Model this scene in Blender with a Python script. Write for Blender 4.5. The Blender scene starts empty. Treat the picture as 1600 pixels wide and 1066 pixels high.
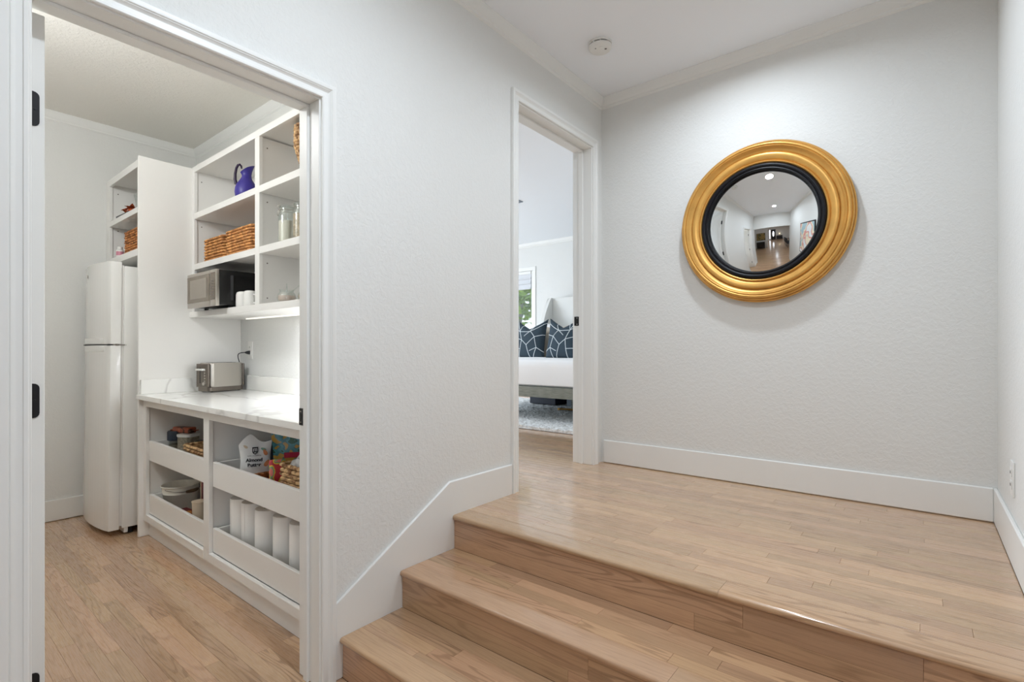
import bpy, bmesh, math, random
from mathutils import Vector, Matrix, noise
R = random.Random(7)
S = bpy.context.scene
COL = S.collection
PI = math.pi
rad = math.radians

# ------------------------------------------------------------------ camera, world, lights, exposure
cam = bpy.data.cameras.new('camera')
cam.sensor_width = 36.0
cam.lens = 796.6 / 1600 * 36
cam.shift_y = 13 / 1600
cam.clip_start = 0.02
co = bpy.data.objects.new('camera', cam)
co.location = (1.67, 0, 1.206)
co.rotation_euler = (rad(90), 0, rad(38.82))
COL.objects.link(co)
S.camera = co
S.view_settings.view_transform = 'Standard'
S.view_settings.look = 'None'
S.view_settings.gamma = 1
S.view_settings.use_curve_mapping = False
S.view_settings.exposure = 0.0
S.cycles.use_denoising = True
S.cycles.max_bounces = 10
S.cycles.diffuse_bounces = 6
S.cycles.glossy_bounces = 5
S.cycles.transmission_bounces = 8
S.cycles.caustics_reflective = False
S.cycles.caustics_refractive = False
S.cycles.sample_clamp_indirect = 6

w = bpy.data.worlds.new('sky')
S.world = w
w.use_nodes = True
wb = w.node_tree.nodes['Background']
wb.inputs[0].default_value = (0.86, 0.93, 1.0, 1)
wb.inputs[1].default_value = 1.3


def area(name, loc, size, power, color, rot, size_y=None, spread=180):
    l = bpy.data.lights.new(name, 'AREA')
    l.energy = power
    l.color = color
    l.spread = rad(spread)
    if size_y:
        l.shape = 'RECTANGLE'; l.size = size; l.size_y = size_y
    else:
        l.shape = 'DISK'; l.size = size
    o = bpy.data.objects.new(name, l)
    o.location = loc
    o.rotation_euler = rot
    COL.objects.link(o)
    return o


NEUT = (0.76, 0.85, 0.95)
DAY = (0.66, 0.82, 1.0)
# recessed ceiling lights; the large-room ones are added (their housings are built further down)
CANS = [(0.95, 2.42), (1.08, 0.85), (1.6, -2.2), (1.6, -5.0), (4.2, -2.2), (4.2, -5.0), (1.6, -8.0), (-0.8, -2.2)]
for i, (x, y) in enumerate(CANS):
    area('downlight_lamp', (x, y, 2.858), 0.12, (11.5, 23.5, 4, 18, 5, 18, 30, 6)[i], NEUT, (0, 0, 0), spread=(160, 175)[i > 0])
# daylight through the windows of the large room behind and an added bedroom side window; the shelf strip
area('daylight_great_room', (6.05, -3.4, 1.4), 3.2, 50, DAY, (0, rad(90), 0), 2.0)
area('daylight_bedroom_side', (-5.235, 3.5, 1.675), 1.85, 124, (0.76, 0.86, 0.98), (0, rad(-90), 0), 1.9)  # lamp in the added side window, placed to light the bed
area('shelf_strip_lamp', (-0.80, 1.585, 1.412), 0.90, 8.5, (0.90, 0.93, 1.0), (0, 0, 0), 0.02)
pl = bpy.data.lights.new('pantry_lamp', 'POINT')  # unseen lamp, hung low and shifted to brighten pantry ceiling and floor
pl.energy = 35; pl.color = (0.91, 0.94, 0.97); pl.shadow_soft_size = 0.09
po = bpy.data.objects.new('pantry_lamp', pl); po.location = (-1.20, 0.0, 2.50); COL.objects.link(po)


# ------------------------------------------------------------------ materials
def newmat(name):
    m = bpy.data.materials.new(name)
    m.use_nodes = True
    nt = m.node_tree
    return m, nt, nt.nodes['Principled BSDF']


def N(nt, t, **kw):
    n = nt.nodes.new(t)
    for k, v in kw.items():
        setattr(n, k, v)
    return n


def lin(c):
    return tuple(((v / 255) / 12.92 if v / 255 <= 0.04045 else ((v / 255 + 0.055) / 1.055) ** 2.4) for v in c)


def mat(name, c, rough=0.5, metal=0.0, bump=0, bscale=60, bdist=0.001, spec=0.5, trans=0, ior=1.45, emit=None, es=1, var=0, coat=0, vscale=8, stretch=None, detail=3):
    m, nt, p = newmat(name)
    c = lin(c)
    p.inputs['Base Color'].default_value = (*c, 1)
    p.inputs['Roughness'].default_value = rough
    p.inputs['Metallic'].default_value = metal
    p.inputs['Specular IOR Level'].default_value = spec
    p.inputs['Transmission Weight'].default_value = trans
    p.inputs['IOR'].default_value = ior
    p.inputs['Coat Weight'].default_value = coat
    if emit:
        p.inputs['Emission Color'].default_value = (*lin(emit), 1)
        p.inputs['Emission Strength'].default_value = es
    tc = N(nt, 'ShaderNodeTexCoord')
    src = tc.outputs['Object']
    if stretch:
        mp = N(nt, 'ShaderNodeMapping')
        mp.inputs['Scale'].default_value = stretch
        nt.links.new(src, mp.inputs[0]); src = mp.outputs[0]
    if var:
        n = N(nt, 'ShaderNodeTexNoise')
        n.inputs['Scale'].default_value = vscale
        n.inputs['Detail'].default_value = 4
        nt.links.new(src, n.inputs['Vector'])
        r = N(nt, 'ShaderNodeValToRGB')
        r.color_ramp.elements[0].position = 0.3
        r.color_ramp.elements[1].position = 0.7
        r.color_ramp.elements[0].color = (*[max(0, v * (1 - var)) for v in c], 1)
        r.color_ramp.elements[1].color = (*[min(1, v * (1 + var)) for v in c], 1)
        nt.links.new(n.outputs[0], r.inputs[0])
        nt.links.new(r.outputs[0], p.inputs['Base Color'])
    if bump:
        n = N(nt, 'ShaderNodeTexNoise')
        n.inputs['Scale'].default_value = bscale
        n.inputs['Detail'].default_value = detail
        nt.links.new(src, n.inputs['Vector'])
        b = N(nt, 'ShaderNodeBump')
        b.inputs['Strength'].default_value = bump
        b.inputs['Distance'].default_value = bdist
        nt.links.new(n.outputs[0], b.inputs['Height'])
        nt.links.new(b.outputs[0], p.inputs['Normal'])
    return m


def thin_glass(name, tint=(1, 1, 1), rough=0.02, edge=0.0, top=0.4):
    """thin clear glass: light passes, edges and facing highlights reflect"""
    m, nt, p = newmat(name)
    L = nt.links.new
    out = nt.nodes['Material Output']
    tr = N(nt, 'ShaderNodeBsdfTransparent'); tr.inputs[0].default_value = (*tint, 1)
    gl = N(nt, 'ShaderNodeBsdfGlossy'); gl.inputs['Roughness'].default_value = rough
    lw = N(nt, 'ShaderNodeLayerWeight'); lw.inputs[0].default_value = 0.22
    mr = N(nt, 'ShaderNodeMapRange'); mr.inputs[3].default_value = 0.05 + edge; mr.inputs[4].default_value = top
    L(lw.outputs['Facing'], mr.inputs[0])
    mx = N(nt, 'ShaderNodeMixShader')
    L(mr.outputs[0], mx.inputs[0]); L(tr.outputs[0], mx.inputs[1]); L(gl.outputs[0], mx.inputs[2]); L(mx.outputs[0], out.inputs[0])
    return m


def wall_mat(name, c, strength=0.5, rough=0.75):
    """painted knock-down plaster: soft flattened blobs over fine grain"""
    m, nt, p = newmat(name)
    p.inputs['Base Color'].default_value = (*lin(c), 1)
    p.inputs['Roughness'].default_value = rough
    p.inputs['Specular IOR Level'].default_value = 0.3
    tc = N(nt, 'ShaderNodeTexCoord')
    n = N(nt, 'ShaderNodeTexNoise'); n.inputs['Scale'].default_value = 60; n.inputs['Detail'].default_value = 3; n.inputs['Distortion'].default_value = 0.6
    r = N(nt, 'ShaderNodeMapRange'); r.interpolation_type = 'SMOOTHSTEP'
    r.inputs[1].default_value = 0.42; r.inputs[2].default_value = 0.6
    b = N(nt, 'ShaderNodeBump'); b.inputs['Strength'].default_value = strength; b.inputs['Distance'].default_value = 0.0016
    nt.links.new(tc.outputs['Object'], n.inputs['Vector'])
    nt.links.new(n.outputs[0], r.inputs[0])
    nt.links.new(r.outputs[0], b.inputs['Height'])
    nt.links.new(b.outputs[0], p.inputs['Normal'])
    return m


def wood_mat(name, light, dark, rough=0.22, vary=0.12, line=0.62):
    """oak strip: UV is metres along / across the strip, attribute rnd is one number per strip"""
    m, nt, p = newmat(name)
    L = nt.links.new
    uv = N(nt, 'ShaderNodeUVMap')
    at = N(nt, 'ShaderNodeAttribute'); at.attribute_name = 'rnd'
    # rings: long soft cathedral arches
    mp = N(nt, 'ShaderNodeMapping'); mp.inputs['Scale'].default_value = (1.0, 11.5, 1)
    L(uv.outputs[0], mp.inputs[0])
    n1 = N(nt, 'ShaderNodeTexNoise'); n1.inputs['Scale'].default_value = 1.0; n1.inputs['Detail'].default_value = 2.2; n1.inputs['Roughness'].default_value = 0.4
    L(mp.outputs[0], n1.inputs['Vector'])
    ml = N(nt, 'ShaderNodeMath', operation='MULTIPLY'); ml.inputs[1].default_value = 88
    L(n1.outputs[0], ml.inputs[0])
    sn = N(nt, 'ShaderNodeMath', operation='SINE'); L(ml.outputs[0], sn.inputs[0])
    mr = N(nt, 'ShaderNodeMapRange'); mr.interpolation_type = 'SMOOTHSTEP'
    mr.inputs[1].default_value = 0.15; mr.inputs[2].default_value = 1.0
    L(sn.outputs[0], mr.inputs[0])
    # fine pores
    mp2 = N(nt, 'ShaderNodeMapping'); mp2.inputs['Scale'].default_value = (9, 420, 1)
    L(uv.outputs[0], mp2.inputs[0])
    n2 = N(nt, 'ShaderNodeTexNoise'); n2.inputs['Scale'].default_value = 1.0; n2.inputs['Detail'].default_value = 3
    L(mp2.outputs[0], n2.inputs['Vector'])
    # how figured this strip is
    fr = N(nt, 'ShaderNodeMath', operation='MULTIPLY'); fr.inputs[1].default_value = 7.13; L(at.outputs['Fac'], fr.inputs[0])
    ff = N(nt, 'ShaderNodeMath', operation='FRACT'); L(fr.outputs[0], ff.inputs[0])
    fp = N(nt, 'ShaderNodeMath', operation='POWER'); fp.inputs[1].default_value = 2.6; L(ff.outputs[0], fp.inputs[0])
    f1 = N(nt, 'ShaderNodeMath', operation='MULTIPLY_ADD'); f1.inputs[1].default_value = line; f1.inputs[2].default_value = 0.10; L(fp.outputs[0], f1.inputs[0])
    a = N(nt, 'ShaderNodeMath', operation='MULTIPLY'); L(mr.outputs[0], a.inputs[0]); L(f1.outputs[0], a.inputs[1])
    pr = N(nt, 'ShaderNodeMapRange'); pr.inputs[1].default_value = 0.45; pr.inputs[2].default_value = 0.75; pr.inputs[3].default_value = 0; pr.inputs[4].default_value = 0.42
    L(n2.outputs[0], pr.inputs[0])
    ad = N(nt, 'ShaderNodeMath', operation='ADD', use_clamp=True); L(a.outputs[0], ad.inputs[0]); L(pr.outputs[0], ad.inputs[1])
    mx = N(nt, 'ShaderNodeMix', data_type='RGBA')
    mx.inputs[6].default_value = (*lin(light), 1); mx.inputs[7].default_value = (*lin(dark), 1)
    L(ad.outputs[0], mx.inputs[0])
    hs = N(nt, 'ShaderNodeHueSaturation')
    vr = N(nt, 'ShaderNodeMapRange'); vr.inputs[3].default_value = 1 - vary * 1.5; vr.inputs[4].default_value = 1 + vary * 0.7
    L(at.outputs['Fac'], vr.inputs[0]); L(vr.outputs[0], hs.inputs['Value'])
    f3 = N(nt, 'ShaderNodeMath', operation='MULTIPLY'); f3.inputs[1].default_value = 3.77; L(at.outputs['Fac'], f3.inputs[0])
    f4 = N(nt, 'ShaderNodeMath', operation='FRACT'); L(f3.outputs[0], f4.inputs[0])
    hr = N(nt, 'ShaderNodeMapRange'); hr.inputs[3].default_value = 0.494; hr.inputs[4].default_value = 0.505
    L(f4.outputs[0], hr.inputs[0]); L(hr.outputs[0], hs.inputs['Hue'])
    L(mx.outputs[2], hs.inputs['Color']); L(hs.outputs[0], p.inputs['Base Color'])
    p.inputs['Coat Weight'].default_value = 0.9; p.inputs['Coat Roughness'].default_value = 0.12
    rr = N(nt, 'ShaderNodeMapRange'); rr.inputs[3].default_value = rough; rr.inputs[4].default_value = rough + 0.12
    L(n2.outputs[0], rr.inputs[0]); L(rr.outputs[0], p.inputs['Roughness'])
    bp = N(nt, 'ShaderNodeBump'); bp.inputs['Strength'].default_value = 0.12; bp.inputs['Distance'].default_value = 0.0006
    L(ad.outputs[0], bp.inputs['Height']); L(bp.outputs[0], p.inputs['Normal'])
    return m


def marble_mat(name):
    m, nt, p = newmat(name)
    L = nt.links.new
    tc = N(nt, 'ShaderNodeTexCoord')
    mp = N(nt, 'ShaderNodeMapping'); mp.inputs['Rotation'].default_value = (0.3, 0.5, 0.75); mp.inputs['Scale'].default_value = (1, 1.6, 1)
    L(tc.outputs['Object'], mp.inputs[0])
    n = N(nt, 'ShaderNodeTexNoise'); n.inputs['Scale'].default_value = 1.1; n.inputs['Detail'].default_value = 4; n.inputs['Roughness'].default_value = 0.5
    L(mp.outputs[0], n.inputs['Vector'])
    s = N(nt, 'ShaderNodeMath', operation='SUBTRACT'); s.inputs[1].default_value = 0.5; L(n.outputs[0], s.inputs[0])
    a = N(nt, 'ShaderNodeMath', operation='ABSOLUTE'); L(s.outputs[0], a.inputs[0])
    r = N(nt, 'ShaderNodeValToRGB')
    r.color_ramp.elements[0].position = 0.0; r.color_ramp.elements[0].color = (*lin((206, 204, 200)), 1)
    r.color_ramp.elements[1].position = 0.016; r.color_ramp.elements[1].color = (*lin((236, 235, 231)), 1)
    L(a.outputs[0], r.inputs[0]); L(r.outputs[0], p.inputs['Base Color'])
    p.inputs['Roughness'].default_value = 0.13
    return m


def weave_mat(name, c1, c2):
    m, nt, p = newmat(name)
    L = nt.links.new
    tc = N(nt, 'ShaderNodeTexCoord')
    n = N(nt, 'ShaderNodeTexNoise'); n.inputs['Scale'].default_value = 38; n.inputs['Detail'].default_value = 3
    L(tc.outputs['Object'], n.inputs['Vector'])
    r = N(nt, 'ShaderNodeValToRGB')
    r.color_ramp.elements[0].position = 0.35; r.color_ramp.elements[0].color = (*lin(c2), 1)
    r.color_ramp.elements[1].position = 0.62; r.color_ramp.elements[1].color = (*lin(c1), 1)
    L(n.outputs[0], r.inputs[0]); L(r.outputs[0], p.inputs['Base Color'])
    p.inputs['Roughness'].default_value = 0.65
    return m


def print_mat(name, cols, scale=9, rough=0.35, seed=0):
    """flat printed packaging: broad blotches of a few colours"""
    m, nt, p = newmat(name)
    L = nt.links.new
    tc = N(nt, 'ShaderNodeTexCoord')
    mp = N(nt, 'ShaderNodeMapping'); mp.inputs['Location'].default_value = (seed, seed * 2, 0)
    L(tc.outputs['Object'], mp.inputs[0])
    n = N(nt, 'ShaderNodeTexNoise'); n.inputs['Scale'].default_value = scale; n.inputs['Detail'].default_value = 1.5
    L(mp.outputs[0], n.inputs['Vector'])
    r = N(nt, 'ShaderNodeValToRGB'); r.color_ramp.interpolation = 'CONSTANT'
    k = len(cols)
    r.color_ramp.elements[0].color = (*lin(cols[0]), 1)
    r.color_ramp.elements[1].position = 0.36 + 0.3 / k; r.color_ramp.elements[1].color = (*lin(cols[1]), 1)
    for i in range(2, k):
        e = r.color_ramp.elements.new(0.36 + 0.3 * i / k); e.color = (*lin(cols[i]), 1)
    L(n.outputs[0], r.inputs[0]); L(r.outputs[0], p.inputs['Base Color'])
    p.inputs['Roughness'].default_value = rough
    return m


M = {}
M['wall'] = wall_mat('wall_paint', (226, 226, 223), 0.34)
M['ceil'] = mat('ceiling_paint', (244, 247, 251), 0.85, bump=0.2, bscale=120)
M['ceil_tex'] = wall_mat('textured_ceiling_paint', (238, 235, 228), 0.5)
M['trim'] = mat('trim_paint', (234, 234, 231), 0.38, bump=0.04, bscale=30)
M['cab'] = mat('cabinet_paint', (232, 230, 226), 0.42, bump=0.03, bscale=25)
M['oak'] = wood_mat('oak_flooring', (202, 166, 131), (150, 114, 82))
M['oak_stair'] = wood_mat('oak_stair_boards', (194, 157, 122), (138, 104, 74), rough=0.30)
M['sub'] = mat('joint_shadow_gap', (96, 70, 46), 0.9)  # dark brown base that shows in the board joints
M['marble'] = marble_mat('white_veined_quartz')
M['gold'] = mat('gilded_wood', (220, 168, 90), 0.36, metal=0.55, bump=0.3, bscale=90, bdist=0.0006, var=0.12, vscale=10)
M['ebony'] = mat('ebonised_wood', (17, 17, 22), 0.4, bump=0.05, spec=0.3)
M['mirror'] = mat('mirror_glass', (238, 240, 240), 0.0, metal=1.0)
M['bronze'] = mat('black_bronze', (34, 34, 36), 0.4, metal=0.4)
M['plastic'] = mat('white_plastic', (232, 231, 227), 0.4)
M['fridge'] = mat('white_fridge_enamel', (230, 229, 225), 0.17, bump=0.05, bscale=160, coat=0.3)
M['dark'] = mat('dark_rubber', (40, 38, 36), 0.7)
M['black'] = mat('black_enamel', (12, 12, 13), 0.25)
M['steel'] = mat('brushed_steel', (196, 190, 182), 0.3, metal=1.0, bump=0.1, bscale=40, stretch=(1, 1, 30))
M['steel_dark'] = mat('dark_steel', (120, 112, 104), 0.35, metal=0.9)
M['ovenglass'] = mat('oven_door_glass', (116, 104, 90), 0.18, metal=0.3)
M['ovenwin'] = mat('oven_window_mesh', (150, 142, 130), 0.3, metal=0.3)
M['glass'] = thin_glass('clear_glass', (.96, .98, .97), 0.03, 0.02)
M['pane'] = thin_glass('window_glass', (.98, .99, .99), 0.0, top=0.012, edge=-0.042)
M['flour'] = mat('white_flour', (238, 228, 212), 0.9)
M['oats'] = mat('rolled_oats', (196, 172, 144), 0.9, bump=0.8, bscale=140, bdist=0.003, var=0.35, vscale=130)
M['pink'] = mat('pink_salt', (222, 196, 184), 0.6, bump=0.6, bscale=90, bdist=0.003, var=0.12, vscale=60)
M['ceramic'] = mat('white_ceramic', (236, 234, 230), 0.2, coat=0.4)
M['purple'] = mat('matte_violet_glaze', (56, 47, 132), 0.38)
M['purple_dark'] = mat('dark_plum_glaze', (38, 22, 52), 0.36)
M['rattan'] = weave_mat('water_hyacinth', (214, 154, 90), (142, 88, 42))
M['rattan_dark'] = weave_mat('brown_water_hyacinth', (196, 128, 70), (104, 60, 28))
M['seagrass'] = weave_mat('pale_seagrass', (222, 184, 134), (120, 78, 42))
M['paper'] = mat('white_paper_towel', (236, 233, 228), 0.95, bump=0.5, bscale=120, bdist=0.001)
M['card'] = mat('grey_card', (176, 164, 140), 0.9)
M['bucket'] = mat('cream_enamel', (232, 228, 216), 0.35)
M['handlewood'] = mat('turned_brown_wood', (112, 90, 68), 0.5, var=0.2, vscale=30)
M['pouch'] = mat('white_pouch_film', (232, 232, 230), 0.42, bump=0.25, bscale=14, bdist=0.004)
M['ink'] = mat('black_print', (34, 34, 38), 0.5)
M['inkwhite'] = mat('white_print', (226, 226, 226), 0.5)
M['almond'] = mat('almond_print', (204, 130, 84), 0.5, var=0.2, vscale=40)
M['leafgreen'] = mat('green_print', (126, 168, 148), 0.5)
M['navy'] = mat('navy_pouch_film', (34, 44, 58), 0.4, bump=0.25, bscale=16, bdist=0.004)
M['teal'] = print_mat('teal_snack_print', [(214, 170, 70), (84, 150, 158), (96, 170, 178), (60, 110, 84)], 22, 0.32, 3)
M['redprint'] = mat('red_print', (204, 52, 84), 0.4)
M['multi'] = print_mat('colourful_candy_print', [(196, 60, 70), (224, 190, 60), (116, 160, 120), (214, 120, 110)], 26, 0.35, 9)
M['brownpack'] = print_mat('brown_wrapper_print', [(70, 34, 22), (150, 74, 48), (176, 96, 66)], 22, 0.3, 5)
M['cerealred'] = mat('dark_red_card', (96, 20, 26), 0.5, var=0.2, vscale=30)
M['tan'] = mat('tan_card', (206, 188, 164), 0.7)
M['snack'] = print_mat('orange_snack_print', [(150, 84, 30), (206, 146, 60), (120, 60, 24)], 34, 0.5, 2)
M['clearplastic'] = thin_glass('clear_plastic', (.93, .95, .94), 0.12, 0.06)
M['nuts'] = mat('mixed_nuts', (150, 142, 124), 0.9, bump=0.8, bscale=100, bdist=0.003, var=0.35, vscale=90)
M['leaforange'] = mat('dried_orange_leaf', (178, 84, 42), 0.7, var=0.3, vscale=30)
M['pinklabel'] = mat('pink_label', (206, 140, 156), 0.5)
M['ledstrip'] = mat('led_diffuser', (255, 252, 244), 0.4, emit=(255, 250, 238), es=.7)
M['lampglow'] = mat('lamp_diffuser', (255, 252, 246), 0.4, emit=(255, 250, 240), es=9)
M['cushion'] = mat('charcoal_blue_linen', (52, 66, 76), 0.9, bump=0.3, bscale=400)
M['cushionline'] = mat('white_embroidery', (214, 220, 222), 0.9)
M['linen'] = mat('white_bed_linen', (248, 248, 248), 0.9, bump=0.15, bscale=14, bdist=0.01)
M['fleece'] = mat('beige_fleece', (210, 200, 184), 1.0, bump=1.0, bscale=70, bdist=0.01)
M['headboard'] = mat('ivory_upholstery', (226, 226, 222), 0.9, bump=0.2, bscale=300)
M['greywood'] = mat('weathered_grey_wood', (132, 134, 124), 0.6, var=0.25, vscale=12, stretch=(1, 10, 10))
M['navybox'] = mat('navy_storage_box', (28, 34, 48), 0.5)
M['greybox'] = mat('slate_storage_box', (104, 116, 126), 0.5)
M['brass'] = mat('brass', (190, 150, 84), 0.3, metal=1)
M['rug'] = mat('ivory_shag', (226, 228, 228), 1.0, bump=1.0, bscale=34, bdist=0.02, var=0.28, vscale=34)
M['shade'] = mat('white_shade_cloth', (232, 234, 238), 0.9, trans=0.15)
M['leaf'] = mat('garden_leaf', (156, 186, 84), 0.6, var=0.45, vscale=6)
M['bark'] = mat('grey_bark', (150, 146, 138), 0.9, bump=0.5)
M['grass'] = mat('lawn', (150, 170, 96), 0.95, var=0.2)
M['fence'] = mat('pale_rendered_fence', (220, 216, 204), 0.9)
M['ventgrey'] = mat('grey_vent_metal', (128, 138, 150), 0.5, metal=0.2)
M['walnut'] = mat('black_stained_wood', (30, 27, 26), 0.4)
M['greydark'] = mat('charcoal_fabric', (60, 60, 62), 0.9)
M['canvas'] = print_mat('ochre_landscape_print', [(92, 92, 60), (150, 124, 66), (176, 148, 86), (120, 110, 66)], 3.5, 0.6, 4)
M['art'] = print_mat('pale_abstract_print', [(232, 236, 236), (222, 160, 150), (238, 226, 200), (170, 196, 204)], 3.0, 0.3, 7)
M['lampshade'] = mat('linen_lampshade', (240, 226, 200), 0.9, emit=(255, 236, 200), es=1.2)
M['windowglow'] = M['pane']


# ------------------------------------------------------------------ geometry helpers
class MB:
    def __init__(s):
        s.bm = bmesh.new()

    def _bev(s, verts, b, seg=1):
        es = {e for v in verts for e in v.link_edges}
        bmesh.ops.bevel(s.bm, geom=list(es), offset=b, segments=seg, affect='EDGES', profile=0.6)

    def box(s, x0, x1, y0, y1, z0, z1, b=0, seg=1, mtx=None):
        vs = [s.bm.verts.new((x, y, z)) for z in (z0, z1) for y in (y0, y1) for x in (x0, x1)]
        for f in ((0, 2, 3, 1), (4, 5, 7, 6), (0, 1, 5, 4), (2, 6, 7, 3), (0, 4, 6, 2), (1, 3, 7, 5)):
            s.bm.faces.new([vs[i] for i in f])
        if mtx:
            for v in vs: v.co = mtx @ v.co
        if b: s._bev(vs, b, seg)
        return s

    def prism(s, poly, axis, a, b, bev=0, seg=1):
        """poly: 2D points; axis 'x': (y,z), 'y': (x,z), 'z': (x,y)"""
        def P(p, t):
            return (t, p[0], p[1]) if axis == 'x' else ((p[0], t, p[1]) if axis == 'y' else (p[0], p[1], t))
        va = [s.bm.verts.new(P(p, a)) for p in poly]
        vb = [s.bm.verts.new(P(p, b)) for p in poly]
        n = len(poly)
        s.bm.faces.new(va); s.bm.faces.new(vb[::-1])
        for i in range(n):
            s.bm.faces.new((va[i], vb[i], vb[(i + 1) % n], va[(i + 1) % n]))
        if bev: s._bev(va + vb, bev, seg)
        return s

    def lathe(s, prof, c=(0, 0, 0), seg=32, axis='z', squash=None, caps=True):
        """prof: list of (r, h)"""
        rings = []
        for r, h in prof:
            ring = []
            for i in range(seg):
                a = 2 * PI * i / seg
                x, y = r * math.cos(a), r * math.sin(a)
                if squash: x, y = squash(x, y, h)
                q = (x, y, h) if axis == 'z' else ((x, h, y) if axis == 'y' else (h, x, y))
                ring.append(s.bm.verts.new((c[0] + q[0], c[1] + q[1], c[2] + q[2])))
            rings.append(ring)
        for A, B in zip(rings, rings[1:]):
            for i in range(seg):
                s.bm.faces.new((A[i], A[(i + 1) % seg], B[(i + 1) % seg], B[i]))
        if caps:
            for ring, (r, h) in ((rings[0], prof[0]), (rings[-1], prof[-1])):
                if r > 1e-6: s.bm.faces.new(ring)
        return s

    def tube(s, pts, r, seg=8, closed=False, caps=True):
        pts = [Vector(p) for p in pts]
        n = len(pts)
        rr = r if isinstance(r, (list, tuple)) else [r] * n
        rings = []
        up = Vector((0, 0, 1))
        prev = None
        for i, p in enumerate(pts):
            if closed:
                t = pts[(i + 1) % n] - pts[i - 1]
            else:
                t = pts[min(i + 1, n - 1)] - pts[max(i - 1, 0)]
            t = t.normalized() if t.length > 1e-9 else Vector((0, 0, 1))
            if prev is None:
                a = t.cross(up)
                if a.length < 0.05: a = t.cross(Vector((1, 0, 0)))
            else:
                a = prev - t * prev.dot(t)
            a.normalize(); prev = a
            b = t.cross(a)
            rings.append([s.bm.verts.new(p + (a * math.cos(2 * PI * k / seg) + b * math.sin(2 * PI * k / seg)) * rr[i]) for k in range(seg)])
        m = n if closed else n - 1
        for i in range(m):
            A, B = rings[i], rings[(i + 1) % n]
            for k in range(seg):
                s.bm.faces.new((A[k], A[(k + 1) % seg], B[(k + 1) % seg], B[k]))
        if not closed and caps:
            s.bm.faces.new(rings[0][::-1]); s.bm.faces.new(rings[-1])
        return s

    def build(s, name, m, parent=None, world=True, smooth=35, loc=None, rot=None, kind=None):
        me = bpy.data.meshes.new(name)
        bmesh.ops.recalc_face_normals(s.bm, faces=s.bm.faces)
        s.bm.to_mesh(me); s.bm.free()
        return mk(name, me, m, parent, world, smooth, loc, rot, kind)


def wloc(o):
    v = Vector((0, 0, 0))
    while o:
        v += o.location; o = o.parent
    return v


def mk(name, me, m, parent=None, world=True, smooth=35, loc=None, rot=None, kind=None):
    if m is not None: me.materials.append(M[m] if isinstance(m, str) else m)
    o = bpy.data.objects.new(name, me)
    if smooth:
        me.polygons.foreach_set('use_smooth', [True] * len(me.polygons))
        me.set_sharp_from_angle(angle=rad(smooth))
    if parent:
        o.parent = parent
        if world and loc is None:
            off = wloc(parent)
            if off.length > 0: me.transform(Matrix.Translation(-off))
    if loc is not None: o.location = loc
    if rot is not None: o.rotation_euler = rot
    if kind: o['kind'] = kind
    COL.objects.link(o)
    return o


def tag(o, label, cat, group=None):
    o['label'] = label; o['category'] = cat
    if group: o['group'] = group
    return o


def thing(name, label, cat, loc=(0, 0, 0), rotz=0, group=None):
    o = bpy.data.objects.new(name, None)
    o.location = loc; o.rotation_euler = (0, 0, rotz)
    o.empty_display_size = 0.05
    COL.objects.link(o)
    return tag(o, label, cat, group)


def struct(name, mb, m, parent=None, label=None, smooth=35):
    o = mb.build(name, m, parent, smooth=smooth)
    if not parent: o['kind'] = 'structure'
    if label: o['label'] = label
    return o


def dup(root, loc, rotz, label=None, group=None):
    r = root.copy(); COL.objects.link(r); r.location = loc; r.rotation_euler = (0, 0, rotz)
    if label: r['label'] = label
    if group: r['group'] = group
    for ch in list(root.children):
        c = ch.copy(); COL.objects.link(c); c.parent = r
        for g in ch.children:
            d = g.copy(); COL.objects.link(d); d.parent = c
    return r


# ------------------------------------------------------------------ setting: walls
CZ = 2.871        # ceiling
LZ = 0.455        # landing level
WT = 0.136        # thickness of the left wall
P0, P1, PT = 0.232, 0.982, 2.095      # pantry doorway: jamb faces and head
B0, B1, BT = 2.126, 2.900, 2.513      # bedroom doorway

mb = MB()
for (a, b, c, d) in ((-0.22, P0 - .02, 0, CZ + .1), (P0 - .02, P1 + .02, PT + .02, CZ + .1), (P1 + .02, B0 - .02, 0, CZ + .1),
                     (B0 - .02, B1 + .02, BT + .02, CZ + .1), (B0 - .02, B1 + .02, 0, LZ - .03), (B1 + .02, 6.5, 0, CZ + .1)):
    mb.box(-WT, 0, a, b, c, d)
wl = struct('wall_left', mb, 'wall', smooth=None)
struct('wall_back', MB().box(0, 2.10, 3.03, 3.16, 0, CZ + .1), 'wall', smooth=None)
struct('wall_right', MB().box(1.924, 2.06, -0.22, 3.03, 0, CZ + .1), 'wall', smooth=None)
# wall behind the camera, with the wide opening the round mirror shows
mb = MB()
mb.box(-3.3, 0.03, -0.35, -0.22, 0, CZ + .1).box(1.915, 6.2, -0.35, -0.22, 0, CZ + .1).box(0.03, 1.915, -0.35, -0.22, 2.08, CZ + .1)
struct('wall_front', mb, 'wall', smooth=None)
# pantry shell
struct('wall_pantry_left', MB().box(-3.2, -3.08, -0.22, 1.81, 0, CZ + .1), 'wall', smooth=None)
struct('wall_pantry_back', MB().box(-3.08, -WT, 1.676, 1.81, 0, CZ + .1), 'wall', smooth=None)
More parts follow.
